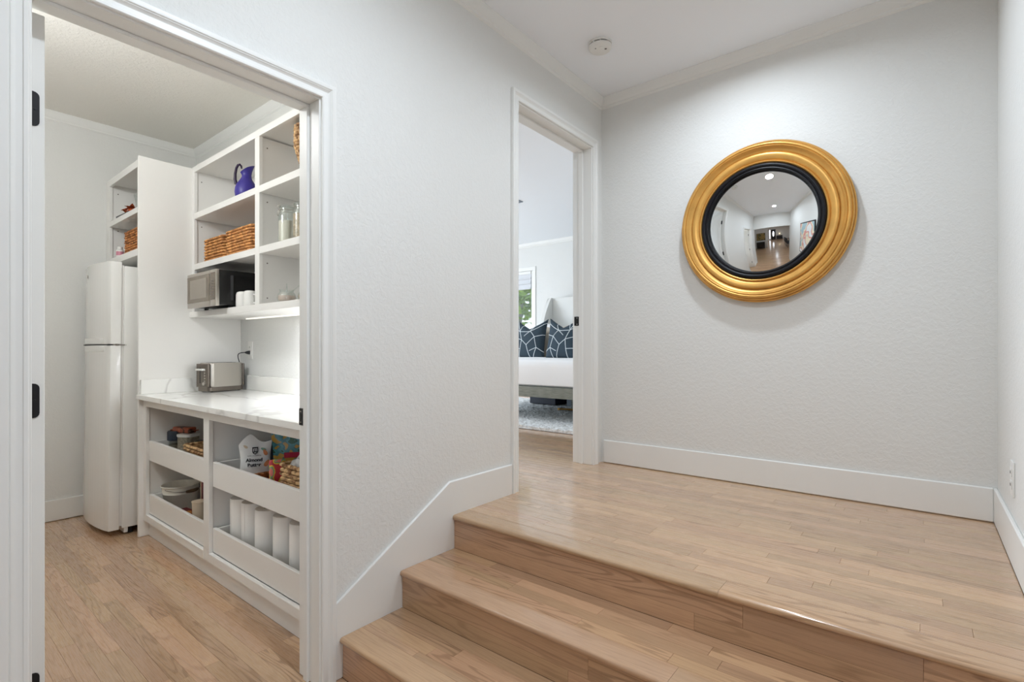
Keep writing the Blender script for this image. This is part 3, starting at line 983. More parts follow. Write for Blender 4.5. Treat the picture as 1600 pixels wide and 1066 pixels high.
MB().prism(rrect(.128, .262, .022), 'z', .006, .034, .003).build('base', 'steel_dark', to, False)
MB().prism(rrect(.130, .236, .020), 'z', .0345, .196, .008, 3).build('shell', 'steel', to, False, smooth=50)
MB().prism(rrect(.122, .018, .006), 'z', .035, .190, .003, 2).build('end_panel', 'steel_dark', to, False, loc=(0, -.128, 0))
MB().prism(rrect(.122, .014, .005), 'z', .035, .190, .003, 2).build('end_panel', 'steel_dark', to, False, loc=(0, .126, 0))
MB().box(-.038, .038, -.160, -.138, .146, .158, .004, 2).build('lever', 'plastic', to, False)
MB().box(-.022, -.016, -.1385, -.136, .06, .165).build('lever_slot', 'black', to, False)
mb = MB()
for i in range(5): mb.lathe([(.0055, 0), (.005, -.004), (.0001, -.0045)], (.032, -.137, .075 + i * .018), 10, 'y')
mb.build('buttons', 'steel', to, False)
MB().lathe([(.012, 0), (.011, -.012), (.0001, -.013)], (.030, -.137, .058), 16, 'y').build('knob', 'steel', to, False)
MB().box(-.030, -.012, -.09, .09, .1965, .1975).box(.012, .030, -.09, .09, .1965, .1975).build('slots', 'black', to, False)
for (x, y) in ((.045, .1), (-.045, .1), (.045, -.1), (-.045, -.1)):
    MB().lathe([(.008, 0), (.009, .007)], (x, y, .0005), 10).build('foot', 'dark', to, False)
# cord in local space
inv = Matrix.Rotation(-rad(13.4), 4, 'Z')


def tl(p): return inv @ (Vector(p) - Vector((-2.115, 1.490, .918)))


cpts = []
cur = [(-2.155, 1.628, .935), (-2.160, 1.645, 1.02), (-2.178, 1.640, 1.10), (-2.182, 1.630, 1.145), (-2.165, 1.625, 1.172), (-2.130, 1.635, 1.182), (-2.105, 1.650, 1.183)]
for i in range(len(cur) - 1):
    for k in range(6):
        s = k / 6
        p0, p1, p2, p3 = (Vector(cur[max(i - 1, 0)]), Vector(cur[i]), Vector(cur[i + 1]), Vector(cur[min(i + 2, len(cur) - 1)]))
        cpts.append(.5 * ((2 * p1) + (-p0 + p2) * s + (2 * p0 - 5 * p1 + 4 * p2 - p3) * s * s + (-p0 + 3 * p1 - 3 * p2 + p3) * s ** 3))
cpts.append(Vector(cur[-1]))
MB().tube([tl(p) for p in cpts], .0032, 8).build('cord', 'greydark', to, False)
MB().tube([tl(p) for p in ((-2.107, 1.648, 1.183), (-2.096, 1.655, 1.183), (-2.084, 1.664, 1.183), (-2.079, 1.669, 1.183))], [.006, .011, .013, .012], 12).build('plug', 'greydark', to, False)

# ---- outlets


def outlet(label, c, ax, holes=True):
    t = thing('wall_outlet', label, 'outlet', c)
    mb = MB()
    if ax == 'y': mb.box(-.036, .036, -.006, 0, -.062, .062, .003, 2)
    else: mb.box(-.006, 0, -.036, .036, -.062, .062, .003, 2)
    mb.build('plate', 'plastic', t, False)
    for s_ in (-1, 1):
        mb = MB()
        if ax == 'y': mb.box(-.016, .016, -.0085, -.0062, s_ * .022 - .015, s_ * .022 + .015, .002)
        else: mb.box(-.0085, -.0062, -.016, .016, s_ * .022 - .015, s_ * .022 + .015, .002)
        f = mb.build('socket', 'plastic', t, False)
        mb = MB()
        for q in (-.006, .006):
            if ax == 'y': mb.box(q - .001, q + .001, -.0092, -.0086, s_ * .022 - .004, s_ * .022 + .006)
            else: mb.box(-.0092, -.0086, q - .001, q + .001, s_ * .022 - .004, s_ * .022 + .006)
        mb.build('slots', 'dark', f, False)
    return t


outlet('white duplex outlet on the pantry wall with the toaster plugged in', (-2.085, 1.676, 1.198), 'y')
outlet('white duplex outlet low on the right hall wall above the baseboard', (1.924, 2.535, .745), 'x')

# ================================================================== PANTRY THINGS


def basket(name, label, mkey, x0, x1, y0, y1, z0, h, rowh=.0165, taper=1.0, group=None, cat='basket', open_inside=True, rr=.02):
    """rectangular basket of wavy rope courses, weave alternating from course to course"""
    cx, cy = (x0 + x1) / 2, (y0 + y1) / 2
    t = thing(name, label, cat, (cx, cy, z0), 0, group)
    W_, D_ = x1 - x0, y1 - y0
    mb = MB()
    n = max(2, int(h / rowh))
    per = 2 * (W_ + D_)
    nw = max(12, int(per / .036)) * 2
    for r_ in range(n):
        z = .006 + (h - .010) * r_ / (n - 1)
        k = taper + (1 - taper) * r_ / (n - 1)
        base = rrect(W_ * k - .012, D_ * k - .012, rr, 3)
        # resample
        seg = [(Vector(base[i]), Vector(base[(i + 1) % len(base)])) for i in range(len(base))]
        lens = [(b - a).length for a, b in seg]; tot = sum(lens)
        pts = []
        for i in range(nw * 2):
            d = tot * i / (nw * 2)
            j = 0
            while d > lens[j] and j < len(lens) - 1: d -= lens[j]; j += 1
            a, b = seg[j]
            p = a.lerp(b, min(1, d / lens[j])) if lens[j] > 0 else a
            tv = (b - a).normalized() if lens[j] > 1e-6 else Vector((1, 0))
            nv = Vector((tv.y, -tv.x))
            ph = PI * i / 2 + (PI if r_ % 2 else 0)
            off = .0045 * math.cos(ph)
            pts.append((p.x + nv.x * off + R.uniform(-.0006, .0006), p.y + nv.y * off, z + R.uniform(-.0008, .0008)))
        mb.tube(pts, rowh * .47, 6, closed=True)
    o = mb.build('weave', mkey, t, False, kind='stuff')
    mb = MB()
    base = rrect(W_ - .028, D_ - .028, .012, 3)
    ib = rrect(W_ - .034, D_ - .034, .010, 3)
    mb.prism(rrect((W_ - .026) * taper, (D_ - .026) * taper, .012, 3), 'z', .001, .006)
    mb.build('bottom', mkey, t, False)
    mb = MB()
    k = taper
    A = [(x * k, y * k) for x, y in base]
    v0 = [mb.bm.verts.new((x, y, .004)) for x, y in A]; v1 = [mb.bm.verts.new((x, y, h - .008)) for x, y in base]
    m_ = len(v0)
    for i in range(m_): mb.bm.faces.new((v0[i], v0[(i + 1) % m_], v1[(i + 1) % m_], v1[i]))
    mb.build('lining', mkey, t, False)
    # thick rope rim
    rim = rrect(W_ - .010, D_ - .010, rr, 4)
    MB().tube([(x, y, h - .004) for x, y in rim], .0075, 6, closed=True).build('rim', mkey, t, False)
    return t


G = 'woven baskets on the middle wall shelf'
basket('woven_basket', 'tan woven basket on the middle shelf, left one of two above the microwave', 'rattan', -2.075, -1.758, 1.362, 1.60, 1.788, .142, group=G)
basket('woven_basket', 'tan woven basket on the middle shelf, right one of two above the microwave', 'rattan', -1.738, -1.37, 1.362, 1.60, 1.788, .150, group=G)
basket('woven_basket', 'brown woven basket in the cabinet over the refrigerator', 'rattan_dark', -2.715, -2.36, 1.085, 1.34, 1.858, .165)

# round basket, top right
t = thing('woven_basket', 'tall tapered basket on the top shelf, half hidden by the doorway jamb', 'basket', (-.885, 1.49, 2.134))
mb = MB()
for r_ in range(16):
    z = .008 + r_ * .0165
    rad_ = .058 + .042 * min(1, z / .16) + .006 * math.sin(z * 9)
    pts = []
    for i in range(88):
        a = 2 * PI * i / 88
        rr_ = rad_ + .005 * math.cos(PI * i / 2 + (PI if r_ % 2 else 0))
        pts.append((rr_ * math.cos(a), rr_ * math.sin(a), z + R.uniform(-.001, .001)))
    mb.tube(pts, .0088, 5, closed=True)
mb.build('weave', 'seagrass', t, False, kind='stuff')
MB().lathe([(.0001, .002), (.056, .002), (.092, .16), (.094, .25)], (0, 0, 0), 28, caps=False).build('lining', 'seagrass', t, False)

# ---- violet jug
t = thing('jug', 'violet matte jug with tall loop handle on the top wall shelf', 'jug', (-1.605, 1.435, 2.134), rad(66))


def jug_squash(x, y, h):
    if h > .125:
        s = (h - .125) / .085
        x = x + .022 * s * (1 if x > 0 else .2) * abs(x) / .03
    return x, y


prof = [(.0001, 0), (.046, 0), (.056, .006), (.063, .022), (.066, .045), (.063, .070), (.054, .095), (.041, .115), (.031, .132), (.0255, .150), (.026, .168), (.030, .186), (.034, .198)]
mb = MB()
seg = 36
rings = []
full = prof + [(.031, .197), (.0235, .170), (.0225, .150), (.027, .13)]
for r_, h in full:
    ring = []
    for i in range(seg):
        a = 2 * PI * i / seg
        x, y = r_ * math.cos(a), r_ * math.sin(a)
        z = h
        if h > .135:
            s = (h - .135) / .065
            z = h + .026 * s * math.cos(a) - .006 * s
            if math.cos(a) > .2: x += .016 * s * (math.cos(a) - .2)
        ring.append(mb.bm.verts.new((x, y, z)))
    rings.append(ring)
for A, Bv in zip(rings, rings[1:]):
    for i in range(seg): mb.bm.faces.new((A[i], A[(i + 1) % seg], Bv[(i + 1) % seg], Bv[i]))
mb.build('body', 'purple', t, False, smooth=60)
hp = [(-.056, 0, .092), (-.062, 0, .12), (-.061, 0, .155), (-.055, 0, .190), (-.046, 0, .210), (-.036, 0, .216), (-.028, 0, .206), (-.026, 0, .192)]
MB().tube(hp, [.010, .009, .008, .0075, .007, .007, .006, .005], 10).build('handle', 'purple_dark', t, False, smooth=60)

# ---- clip-top jars


def jar(label, x, y, z0, r_, h, fill, fm, rot=0):
    t = thing('glass_jar', label, 'jar', (x, y, z0), rot)
    body = [(.0001, 0), (r_ * .9, 0), (r_, .006), (r_, h * .66), (r_ * .93, h * .74), (r_ * .80, h * .80), (r_ * .80, h * .88), (r_ * .86, h * .89), (r_ * .86, h * .90),
            (r_ * .76, h * .90), (r_ * .75, h * .80), (r_ * .88, h * .73), (r_ * .95, h * .66), (r_ * .95, .010), (.0001, .008)]
    MB().lathe(body, (0, 0, 0), 36, caps=False).build('glass_body', 'glass', t, False)
    MB().lathe([(.0001, .0085), (r_ * .93, .0105), (r_ * .93, h * fill), (r_ * .5, h * fill + .004), (.0001, h * fill + .002)], (0, 0, 0), 32, caps=False).build('contents', fm, t, False)
    MB().lathe([(.0001, h * .915), (r_ * .86, h * .915), (r_ * .88, h * .935), (r_ * .80, h * .96), (.0001, h * .975)], (0, 0, 0), 32, caps=False).build('lid', 'glass', t, False)
    MB().lathe([(r_ * .80, h * .902), (r_ * .88, h * .902), (r_ * .88, h * .914), (r_ * .80, h * .914)], (0, 0, 0), 28, caps=False).build('seal', 'clearplastic', t, False)
    wp = [(r_ * .82 * math.cos(a), r_ * .82 * math.sin(a), h * .84) for a in [2 * PI * i / 28 for i in range(28)]]
    mb = MB().tube(wp, .0016, 6, closed=True)
    for s_ in (-1, 1):
        mb.tube([(-r_ * .84, s_ * .012, h * .84), (-r_ * 1.02, s_ * .014, h * .88), (-r_ * .98, s_ * .014, h * .955), (-r_ * .78, s_ * .012, h * .965)], .0016, 6)
        mb.tube([(-r_ * .84, s_ * .010, h * .84), (-r_ * 1.08, s_ * .012, h * .78), (-r_ * 1.10, s_ * .008, h * .72)], .0016, 6)
    mb.tube([(-r_ * 1.10, -.008, h * .72), (-r_ * 1.10, .008, h * .72)], .0018, 6)
    mb.tube([(-r_ * .80, -.012, h * .965), (-r_ * .80, .012, h * .965)], .0020, 6)
    mb.build('wire_clip', 'steel', t, False)
    return t


jar('clip-top glass jar half full of white flour on the middle shelf', -1.062, 1.415, 1.788, .046, .218, .56, 'flour', rad(40))
jar('clip-top glass jar of rolled oats at the doorway edge of the middle shelf', -.908, 1.415, 1.788, .046, .205, .66, 'oats', rad(10))

# ---- squat sugar bowls


def bowl(label, x, y, rot, m='pink', spoon=True):
    t = thing('glass_bowl', label, 'bowl', (x, y, 1.461), rot)
    MB().lathe([(.0001, 0), (.032, 0), (.046, .010), (.051, .028), (.046, .048), (.036, .060), (.036, .068), (.034, .068), (.033, .060), (.043, .047), (.048, .028), (.043, .012), (.030, .004), (.0001, .004)], (0, 0, 0), 32, caps=False).build('glass_body', 'glass', t, False)
    MB().lathe([(.0001, .0045), (.030, .005), (.042, .013), (.0465, .028), (.044, .040), (.0001, .044)], (0, 0, 0), 30, caps=False).build('contents', m, t, False)
    l = MB().lathe([(.0001, .069), (.038, .069), (.038, .073), (.020, .082), (.006, .086), (.006, .092), (.011, .098), (.006, .105), (.0001, .106)], (0, 0, 0), 28, caps=False)
    if spoon:
        MB().tube([(.0, 0, .045), (.035, .0, .073), (.075, .002, .110), (.110, .004, .146)], [.0045, .004, .004, .005], 8).build('spoon', 'glass', t, False)
        MB().lathe([(.034, .069), (.039, .070), (.039, .073), (.034, .074)], (0, 0, 0), 28, caps=False).build('collar', 'glass', t, False)
        for s_ in (-1, 1):
            MB().tube([(0, s_ * .036, .066), (0, s_ * .052, .075), (0, s_ * .056, .092), (0, s_ * .050, .100)], .003, 8).build('handle', 'glass', t, False)
    else:
        l.build('lid', 'glass', t, False); return t
    l.bm.free()
    return t


bowl('squat glass bowl of pink-white salt with a glass spoon leaning out', -1.060, 1.412, rad(62))
bowl('squat lidded glass bowl behind the salt bowl beside the doorway jamb', -.92, 1.455, 0, 'oats', False)

# ---- mugs
GM = 'upturned white mugs beside the microwave'


def mug(label, x, y, rot):
    t = thing('mug', label, 'mug', (x, y, 1.461), rot, GM)
    MB().lathe([(.036, 0), (.0385, .002), (.0395, .03), (.0385, .075), (.034, .090), (.024, .096), (.0001, .097)], (0, 0, 0), 32, caps=False).build('body', 'ceramic', t, False, smooth=60)
    MB().tube([(.036, 0, .022), (.056, 0, .020), (.066, 0, .034), (.067, 0, .052), (.058, 0, .068), (.036, 0, .072)], .005, 8).build('handle', 'ceramic', t, False, smooth=60)


mug('upturned white mug nearest the microwave', -1.560, 1.395, rad(100))
mug('upturned white mug by the shelf divider with its handle turned out', -1.470, 1.398, rad(5))

# ---- cabinet over refrigerator: small things
t = thing('serving_tray', 'dark flat tray under the orange leaves above the refrigerator', 'tray', (-2.62, 1.10, 2.127), rad(2))
MB().prism(rrect(.30, .10, .03), 'z', .001, .010, .003).build('tray_base', 'black', t, False)
t = thing('dried_leaves', 'small bunch of dried orange leaves on the dark tray', 'decoration', (-2.595, 1.09, 2.138))
mb = MB()
for i in range(14):
    a, b = R.uniform(0, 2 * PI), R.uniform(-.5, .9)
    c = Vector((R.uniform(-.06, .06), R.uniform(-.02, .02), .02 + R.uniform(0, .026)))
    d = Vector((math.cos(a), math.sin(a), b)).normalized() * .034
    e = d.cross(Vector((0, 0, 1))).normalized() * .017
    up_ = Vector((0, 0, .006))
    vs = [mb.bm.verts.new(c + q) for q in (-d, e * .9 - d * .2 + up_, e * .6 + d * .5, d, -e * .6 + d * .5, -e * .9 - d * .2 + up_)]
    mb.bm.faces.new(vs)
    vs = [mb.bm.verts.new(c + q - Vector((0, 0, .0015))) for q in (-d, e * .9 - d * .2 + up_, e * .6 + d * .5, d, -e * .6 + d * .5, -e * .9 - d * .2 + up_)]
    mb.bm.faces.new(vs[::-1])
mb.build('leaf_cluster', 'leaforange', t, False)
t = thing('glass_vase', 'flared ribbed glass vase above the refrigerator beside the tall panel', 'vase', (-2.60, 1.165, 2.127))
MB().lathe([(.0001, 0), (.030, 0), (.034, .02), (.045, .12), (.052, .16), (.049, .16), (.042, .12), (.031, .02), (.0001, .008)], (0, 0, 0), 24, caps=False).build('glass_body', 'clearplastic', t, False)
t = thing('pill_bottle', 'tiny white bottle with pink label beside the brown basket', 'bottle', (-2.765, 1.075, 1.858))
MB().lathe([(.0001, 0), (.020, 0), (.022, .004), (.022, .048), (.014, .056)], (0, 0, 0), 20, caps=False).build('bottle_body', 'plastic', t, False)
MB().lathe([(.0224, .012), (.0224, .040)], (0, 0, 0), 20, caps=False).build('label', 'pinklabel', t, False)
MB().lathe([(.015, .057), (.016, .058), (.016, .074), (.0001, .075)], (0, 0, 0), 20, caps=False).build('cap', 'plastic', t, False)

# ---- top left drawer
DZ = .5105
t = thing('storage_jar', 'clear jar with a big navy lid, leftmost in the upper left drawer', 'jar', (-2.375, 0, 0))
t.location = (-2.08, 1.205, DZ)
MB().lathe([(.0001, 0), (.040, 0), (.044, .006), (.044, .118), (.040, .118), (.040, .008), (.0001, .006)], (0, 0, 0), 26, caps=False).build('jar_body', 'clearplastic', t, False)
MB().lathe([(.0001, .007), (.039, .009), (.039, .085), (.0001, .090)], (0, 0, 0), 24, caps=False).build('contents', 'nuts', t, False)
MB().lathe([(.047, .112), (.050, .114), (.050, .166), (.046, .172), (.0001, .173)], (0, 0, 0), 26).build('lid', 'navy', t, False)
t = thing('storage_jar', 'clear square container of nuts with white lid in the upper left drawer', 'jar', (-1.967, 1.237, DZ), rad(25))
MB().prism(rrect(.10, .09, .02), 'z', 0, .142, .003).build('jar_body', 'nuts', t, False)
MB().prism(rrect(.108, .098, .022), 'z', .1425, .160, .003).build('lid', 'plastic', t, False)
t = thing('snack_packet', 'brown foil packet lying on the white lidded container', 'packet', (-2.02, 1.232, DZ + .161), rad(20))
mb = MB().box(-.072, .072, -.03, .03, 0, .038, .012, 3).box(-.088, -.070, -.028, .028, .014, .020).box(.070, .088, -.028, .028, .014, .020)
mb.build('wrapper', 'brownpack', t, False)
t = thing('snack_packet', 'small black packet wedged beside the wicker basket', 'packet', (-1.835, 1.262, DZ), rad(15))
MB().box(-.03, .03, -.022, .022, 0, .13, .010, 2).build('wrapper', 'black', t, False)
basket('wicker_basket', 'pale wicker basket at the right of the upper left drawer', 'seagrass', -1.735, -1.42, 1.125, 1.40, DZ, .135, .017)
t = thing('snack_packet', 'dark packet lying flat in front of the clear containers', 'packet', (-1.93, 1.145, DZ), rad(5))
MB().box(-.09, .09, -.03, .03, 0, .035, .010, 2).build('wrapper', 'brownpack', t, False)

# ---- pouches


def pouch(name, label, m, x, y, z0, w_, h, d, rot, topcut, cat='pouch', tilt=0):
    """stand-up pouch: swollen below, flat sealed top following topcut (fractions of height)"""
    t = thing(name, label, cat, (x, y, z0), rot)
    mb = MB()
    nx, nz = 12, 12
    F_, Bk = [], []
    for j in range(nz + 1):
        v = j / nz
        rf, rb = [], []
        for i in range(nx + 1):
            u = i / nx
            top = topcut[0] * (1 - u) + topcut[-1] * u if len(topcut) == 2 else None
            k = u * (len(topcut) - 1); a = int(min(k, len(topcut) - 2)); top = topcut[a] * (1 - (k - a)) + topcut[a + 1] * (k - a)
            zz = h * v * (1 + (top - 1) * v ** 3)
            wd = w_ * (1 - .07 * math.sin(PI * min(1, v * 1.1)) + .02 * math.sin(v * 9))
            xx = (u - .5) * wd
            th = d / 2 * (1 - v) ** .7 * (math.sin(PI * u) ** .5 if 0 < u < 1 else 0) + .0008
            wob = .003 * math.sin(7 * u + 5 * v) * math.sin(PI * u) * v
            rf.append(mb.bm.verts.new((xx, -th + wob, zz))); rb.append(mb.bm.verts.new((xx, th + wob, zz)))
        F_.append(rf); Bk.append(rb)
    for j in range(nz):
        for i in range(nx):
            mb.bm.faces.new((F_[j][i], F_[j][i + 1], F_[j + 1][i + 1], F_[j + 1][i]))
            mb.bm.faces.new((Bk[j][i], Bk[j + 1][i], Bk[j + 1][i + 1], Bk[j][i + 1]))
        mb.bm.faces.new((F_[j][0], F_[j + 1][0], Bk[j + 1][0], Bk[j][0])); mb.bm.faces.new((F_[j][nx], Bk[j][nx], Bk[j + 1][nx], F_[j + 1][nx]))
    mb.bm.faces.new([q for q in F_[0]] + [q for q in Bk[0][::-1]])
    for i in range(nx): mb.bm.faces.new((F_[nz][i], F_[nz][i + 1], Bk[nz][i + 1], Bk[nz][i]))
    mb.build('film', m, t, False, smooth=60)
    return t


def text(body, size, parent, m, x, z, y, name='lettering', bold=.0):
    c = bpy.data.curves.new(name, 'FONT')
    c.body = body; c.size = size; c.align_x = 'CENTER'; c.extrude = .0004; c.offset = bold
    tmp = bpy.data.objects.new('tmp', c); COL.objects.link(tmp)
    dg = bpy.context.evaluated_depsgraph_get()
    me = bpy.data.meshes.new_from_object(tmp.evaluated_get(dg))
    bpy.data.objects.remove(tmp)
    me.name = name
    me.materials.clear()
    me.transform(Matrix.Translation((x, y, z)) @ Matrix.Rotation(rad(90), 4, 'X'))
    return mk(name, me, m, parent, False, None)


face = math.atan2(1.24, 2.72)   # turn that faces the pouch to the doorway
t = pouch('snack_pouch', 'white pouch reading Almond Butter in the upper right drawer', 'pouch', -1.000, 1.215, DZ, .150, .262, .055, rad(62), [.80, .90, .96, 1.0, .93, .85, .83, .84, .86])
yy = -.0255
text('Almond', .0235, t, 'ink', -.004, .124, yy, bold=.0010)
text('Butter', .0235, t, 'ink', -.004, .099, yy, bold=.0010)
text('WITH CINNAMON', .0075, t, 'ink', -.004, .150, yy + .006)
sh = [(-.0135, .196), (.0135, .196), (.0135, .172), (.008, .162), (0, .158), (-.008, .162), (-.0135, .172)]
shd = MB().prism(sh, 'y', -.0195, -.0185).build('shield_print', 'ink', t, False)
mb = MB()
for bx in ((-.009, -.006, .174, .189), (-.0015, .0015, .174, .189), (.006, .009, .174, .189), (-.009, .009, .187, .189), (-.005, .005, .165, .168)):
    mb.box(bx[0], bx[1], -.0200, -.0196, bx[2], bx[3])
mb.build('shield_mark', 'inkwhite', shd, False)


def almond_print(cx, cz, s, rot, m, depth):
    pts = []
    for i in range(16):
        a = 2 * PI * i / 16
        x, z = s * .5 * math.cos(a) * (1 - .3 * math.sin(a)), s * math.sin(a)
        pts.append((cx + x * math.cos(rot) - z * math.sin(rot), cz + x * math.sin(rot) + z * math.cos(rot)))
    MB().prism(pts, 'y', depth - .0006, depth).build('almond_print', m, t, False)


almond_print(.046, .166, .017, rad(25), 'almond', -.0170)
almond_print(.038, .182, .014, rad(60), 'leafgreen', -.0150)
almond_print(.054, .112, .019, rad(-30), 'almond', -.0245)
almond_print(-.044, .200, .012, rad(50), 'tan', -.0150)

pouch('snack_pouch', 'dark navy pouch standing behind the white one', 'navy', -1.105, 1.375, DZ, .12, .205, .045, rad(52), [.94, .97, 1.0, 1.0, .99])
t = pouch('snack_bag', 'teal printed snack bag with a red band in the upper right drawer', 'teal', -.975, 1.378, DZ, .165, .245, .045, rad(56), [1.04, 1.0, .94, .95, .96, .93, .98], 'snack bag')
MB().box(-.02, .072, -.0190, -.0165, .118, .146, .001).build('red_band', 'redprint', t, False)
basket('wicker_basket', 'chunky wicker basket at the right of the upper right drawer', 'seagrass', -.630, -.315, 1.150, 1.40, DZ, .172, .019)
basket('wicker_basket', 'shallow wicker tray in front of the pouches', 'rattan_dark', -.955, -.715, 1.118, 1.36, DZ, .066, .017)
t = thing('candy_bag', 'colourful candy bag tucked against the chunky wicker basket', 'snack bag', (-.664, 1.162, DZ), rad(80))
MB().box(-.035, .035, -.013, .013, 0, .185, .011, 3).build('film', 'multi', t, False)
t = thing('crumpled_bag', 'crumpled white bag lying in the chunky wicker basket', 'bag', (-.535, 1.235, DZ + .062))
mb = MB()
bmesh.ops.create_icosphere(mb.bm, subdivisions=3, radius=.078)
for v in mb.bm.verts:
    k = 1 + .28 * noise.noise(v.co * 26) + .12 * noise.noise(v.co * 60)
    v.co = Vector((v.co.x * k * 1.1, v.co.y * k * .8, v.co.z * k * 1.05 + .080))
mb.build('film', 'pouch', t, False, smooth=None)

# ---- lower left drawer
DZ2 = .171
t = thing('bucket', 'cream metal bucket with wooden bail handle in the lower left drawer', 'bucket', (-2.068, 1.226, DZ2))
MB().lathe([(.0001, 0), (.080, 0), (.083, .003), (.097, .115), (.0985, .116), (.0985, .121), (.098, .122), (.103, .158), (.108, .160), (.110, .163), (.108, .167), (.1035, .166), (.100, .158), (.080, .006), (.0001, .006)], (0, 0, 0), 44, caps=False).build('pail', 'bucket', t, False, smooth=50)
hw = []
for i in range(17):
    a = PI * i / 16
    hw.append((.108 * math.cos(a), -.114 * math.sin(a) * .9, .150 - .020 * math.sin(a)))
rot = Matrix.Rotation(rad(112), 4, 'Z')
MB().tube([rot @ Vector(p) for p in hw], .002, 6).build('bail', 'steel_dark', t, False)
mid = hw[6:11]
MB().tube([rot @ Vector(p) for p in mid], [.008, .0105, .0115, .0105, .008], 12).build('grip', 'handlewood', t, False)
t = thing('cereal_box', 'dark red and white food box beside the bucket', 'box', (-1.665, 1.262, DZ2), rad(12))
MB().box(-.072, .072, -.028, .028, 0, .245, .0015).build('carton', 'tan', t, False)
MB().box(-.060, .0725, -.0288, -.0282, .085, .240).build('front_print', 'cerealred', t, False)
t = thing('paper_tub', 'small tan paper tub in front of the red box', 'tub', (-1.590, 1.165, DZ2))
MB().lathe([(.0001, 0), (.032, 0), (.038, .152), (.040, .154), (.040, .158), (.0001, .158)], (0, 0, 0), 24, caps=False).build('tub', 'tan', t, False)
t = thing('snack_packet', 'orange printed packet lying low in the lower left drawer', 'packet', (-1.69, 1.150, DZ2), rad(8))
MB().box(-.05, .05, -.030, .030, 0, .075, .012, 3).build('wrapper', 'snack', t, False)
t = thing('flat_box', 'dark flat box behind the bucket in the lower left drawer', 'box', (-1.88, 1.17, DZ2), rad(4))
MB().box(-.075, .075, -.06, .06, 0, .035, .002).build('carton', 'cerealred', t, False)

# ---- paper rolls
GR = 'white paper towel rolls in the lower right drawer'
first = None
for i, (x, lab) in enumerate(((-1.095, 'white paper towel roll in the lower right drawer, leftmost of five'), (-.975, 'white paper towel roll, second from the left in the lower drawer'),
                              (-.808, 'white paper towel roll with a visible seam, middle one of five'), (-.645, 'white paper towel roll, fourth from the left in the lower drawer'),
                              (-.490, 'white paper towel roll half hidden by the doorway jamb'))):
    if first is None:
        first = thing('paper_towel_roll', lab, 'paper towel', (x, 1.195, DZ2), 0, GR)
        MB().lathe([(.020, .001), (.0585, .001), (.060, .004), (.060, .262), (.0585, .265), (.020, .265)], (0, 0, 0), 40, caps=False).build('paper', 'paper', first, False, smooth=40)
        MB().lathe([(.0195, .0), (.0195, .2645), (.0175, .2645), (.0175, .0)], (0, 0, 0), 24, caps=False).build('core', 'card', first, False)
        MB().box(-.0008, .001, -.0612, -.0596, .003, .262).build('loose_edge', 'paper', first, False)
    else:
        dup(first, (x, 1.195 + (.004, -.006, .003, 0)[i - 1], DZ2), rad((18, -12, 65, 110)[i - 1]), lab)

# ================================================================== HALL
# ---- convex mirror
MX, MZ, MY = .990, 1.896, 3.029
t = thing('convex_mirror', 'round convex mirror in a wide moulded gilt frame on the hall wall', 'mirror', (MX, MY, MZ))
# (radius, distance from wall)
gp = [(.400, 0), (.424, .001), (.431, .006), (.434, .016), (.4345, .024), (.433, .030), (.429, .033), (.4265, .032), (.4255, .036), (.426, .042), (.424, .047), (.420, .0495),
      (.4165, .048), (.415, .051), (.413, .0565), (.4095, .060), (.405, .061), (.401, .0595), (.3985, .0565), (.3965, .0590), (.3935, .0605), (.3905, .0585),
      (.386, .0540), (.380, .0490), (.374, .0465), (.3685, .0450), (.3665, .0420), (.3645, .0470), (.3600, .0510), (.352, .0520), (.342, .0505), (.333, .0475), (.3265, .0445),
      (.3245, .0420), (.3225, .0440), (.3205, .0485), (.3170, .0505), (.3130, .0490), (.3105, .0450), (.3095, .0300), (.400, .0)]
MB().lathe([(r, -d * 1.2) for r, d in gp], (0, 0, 0), 128, 'y', caps=False).build('gilt_frame', 'gold', t, False, smooth=50)
bp = [(.3090, .030), (.3090, .0480), (.3070, .0530), (.3030, .0560), (.2985, .0575), (.2930, .0570), (.2880, .0545), (.2860, .0520), (.2835, .0540), (.2790, .0540), (.2755, .0500), (.2750, .0420), (.2750, .030), (.3090, .030)]
MB().lathe([(r, -d * 1.15) for r, d in bp], (0, 0, 0), 128, 'y', caps=False).build('ebonised_slip', 'ebony', t, False, smooth=50)
RC = .72
ac = .2749
zc = RC - math.sqrt(RC * RC - ac * ac)
gpf = []
for i in range(41):
    r = ac * i / 40
    gpf.append((max(r, .00005), -(.046 + math.sqrt(RC * RC - r * r) - math.sqrt(RC * RC - ac * ac))))
MB().lathe(gpf, (0, 0, 0), 128, 'y', caps=False).build('mirror_glass', 'mirror', t, False, smooth=180)
MB().lathe([(.3, -.001), (.3, -.029), (.2, -.0295), (.0001, -.0295)], (0, 0, 0), 48, 'y', caps=False).build('backing_board', 'walnut', t, False)

# ---- smoke detector
t = thing('smoke_detector', 'round white smoke detector on the hall ceiling', 'smoke detector', (.305, 2.462, CZ))
MB().lathe([(.0625, -.0005), (.0630, -.006), (.0610, -.010), (.058, -.0105)], (0, 0, 0), 48, caps=True).build('base', 'plastic', t, False)
MB().lathe([(.053, -.0100), (.053, -.0175)], (0, 0, 0), 40).build('sensing_gap', 'dark', t, False)
MB().lathe([(.0575, -.0172), (.0622, -.0185), (.0615, -.026), (.0570, -.034), (.045, -.0375), (.0001, -.038)], (0, 0, 0), 48).build('cover', 'plastic', t, False, smooth=50)
mb = MB()
for i in range(10):
    a = 2 * PI * i / 10 + .2
    mb.box(-.0035, .0035, -.002, .002, -.0178, -.0098, 0, 1, Matrix.Rotation(a, 4, 'Z') @ Matrix.Translation((.0590, 0, 0)))
mb.build('ribs', 'plastic', t, False)
MB().lathe([(.012, -.0375), (.012, -.0395), (.0001, -.0398)], (.015, -.02, 0), 20).build('test_button', 'plastic', t, False)
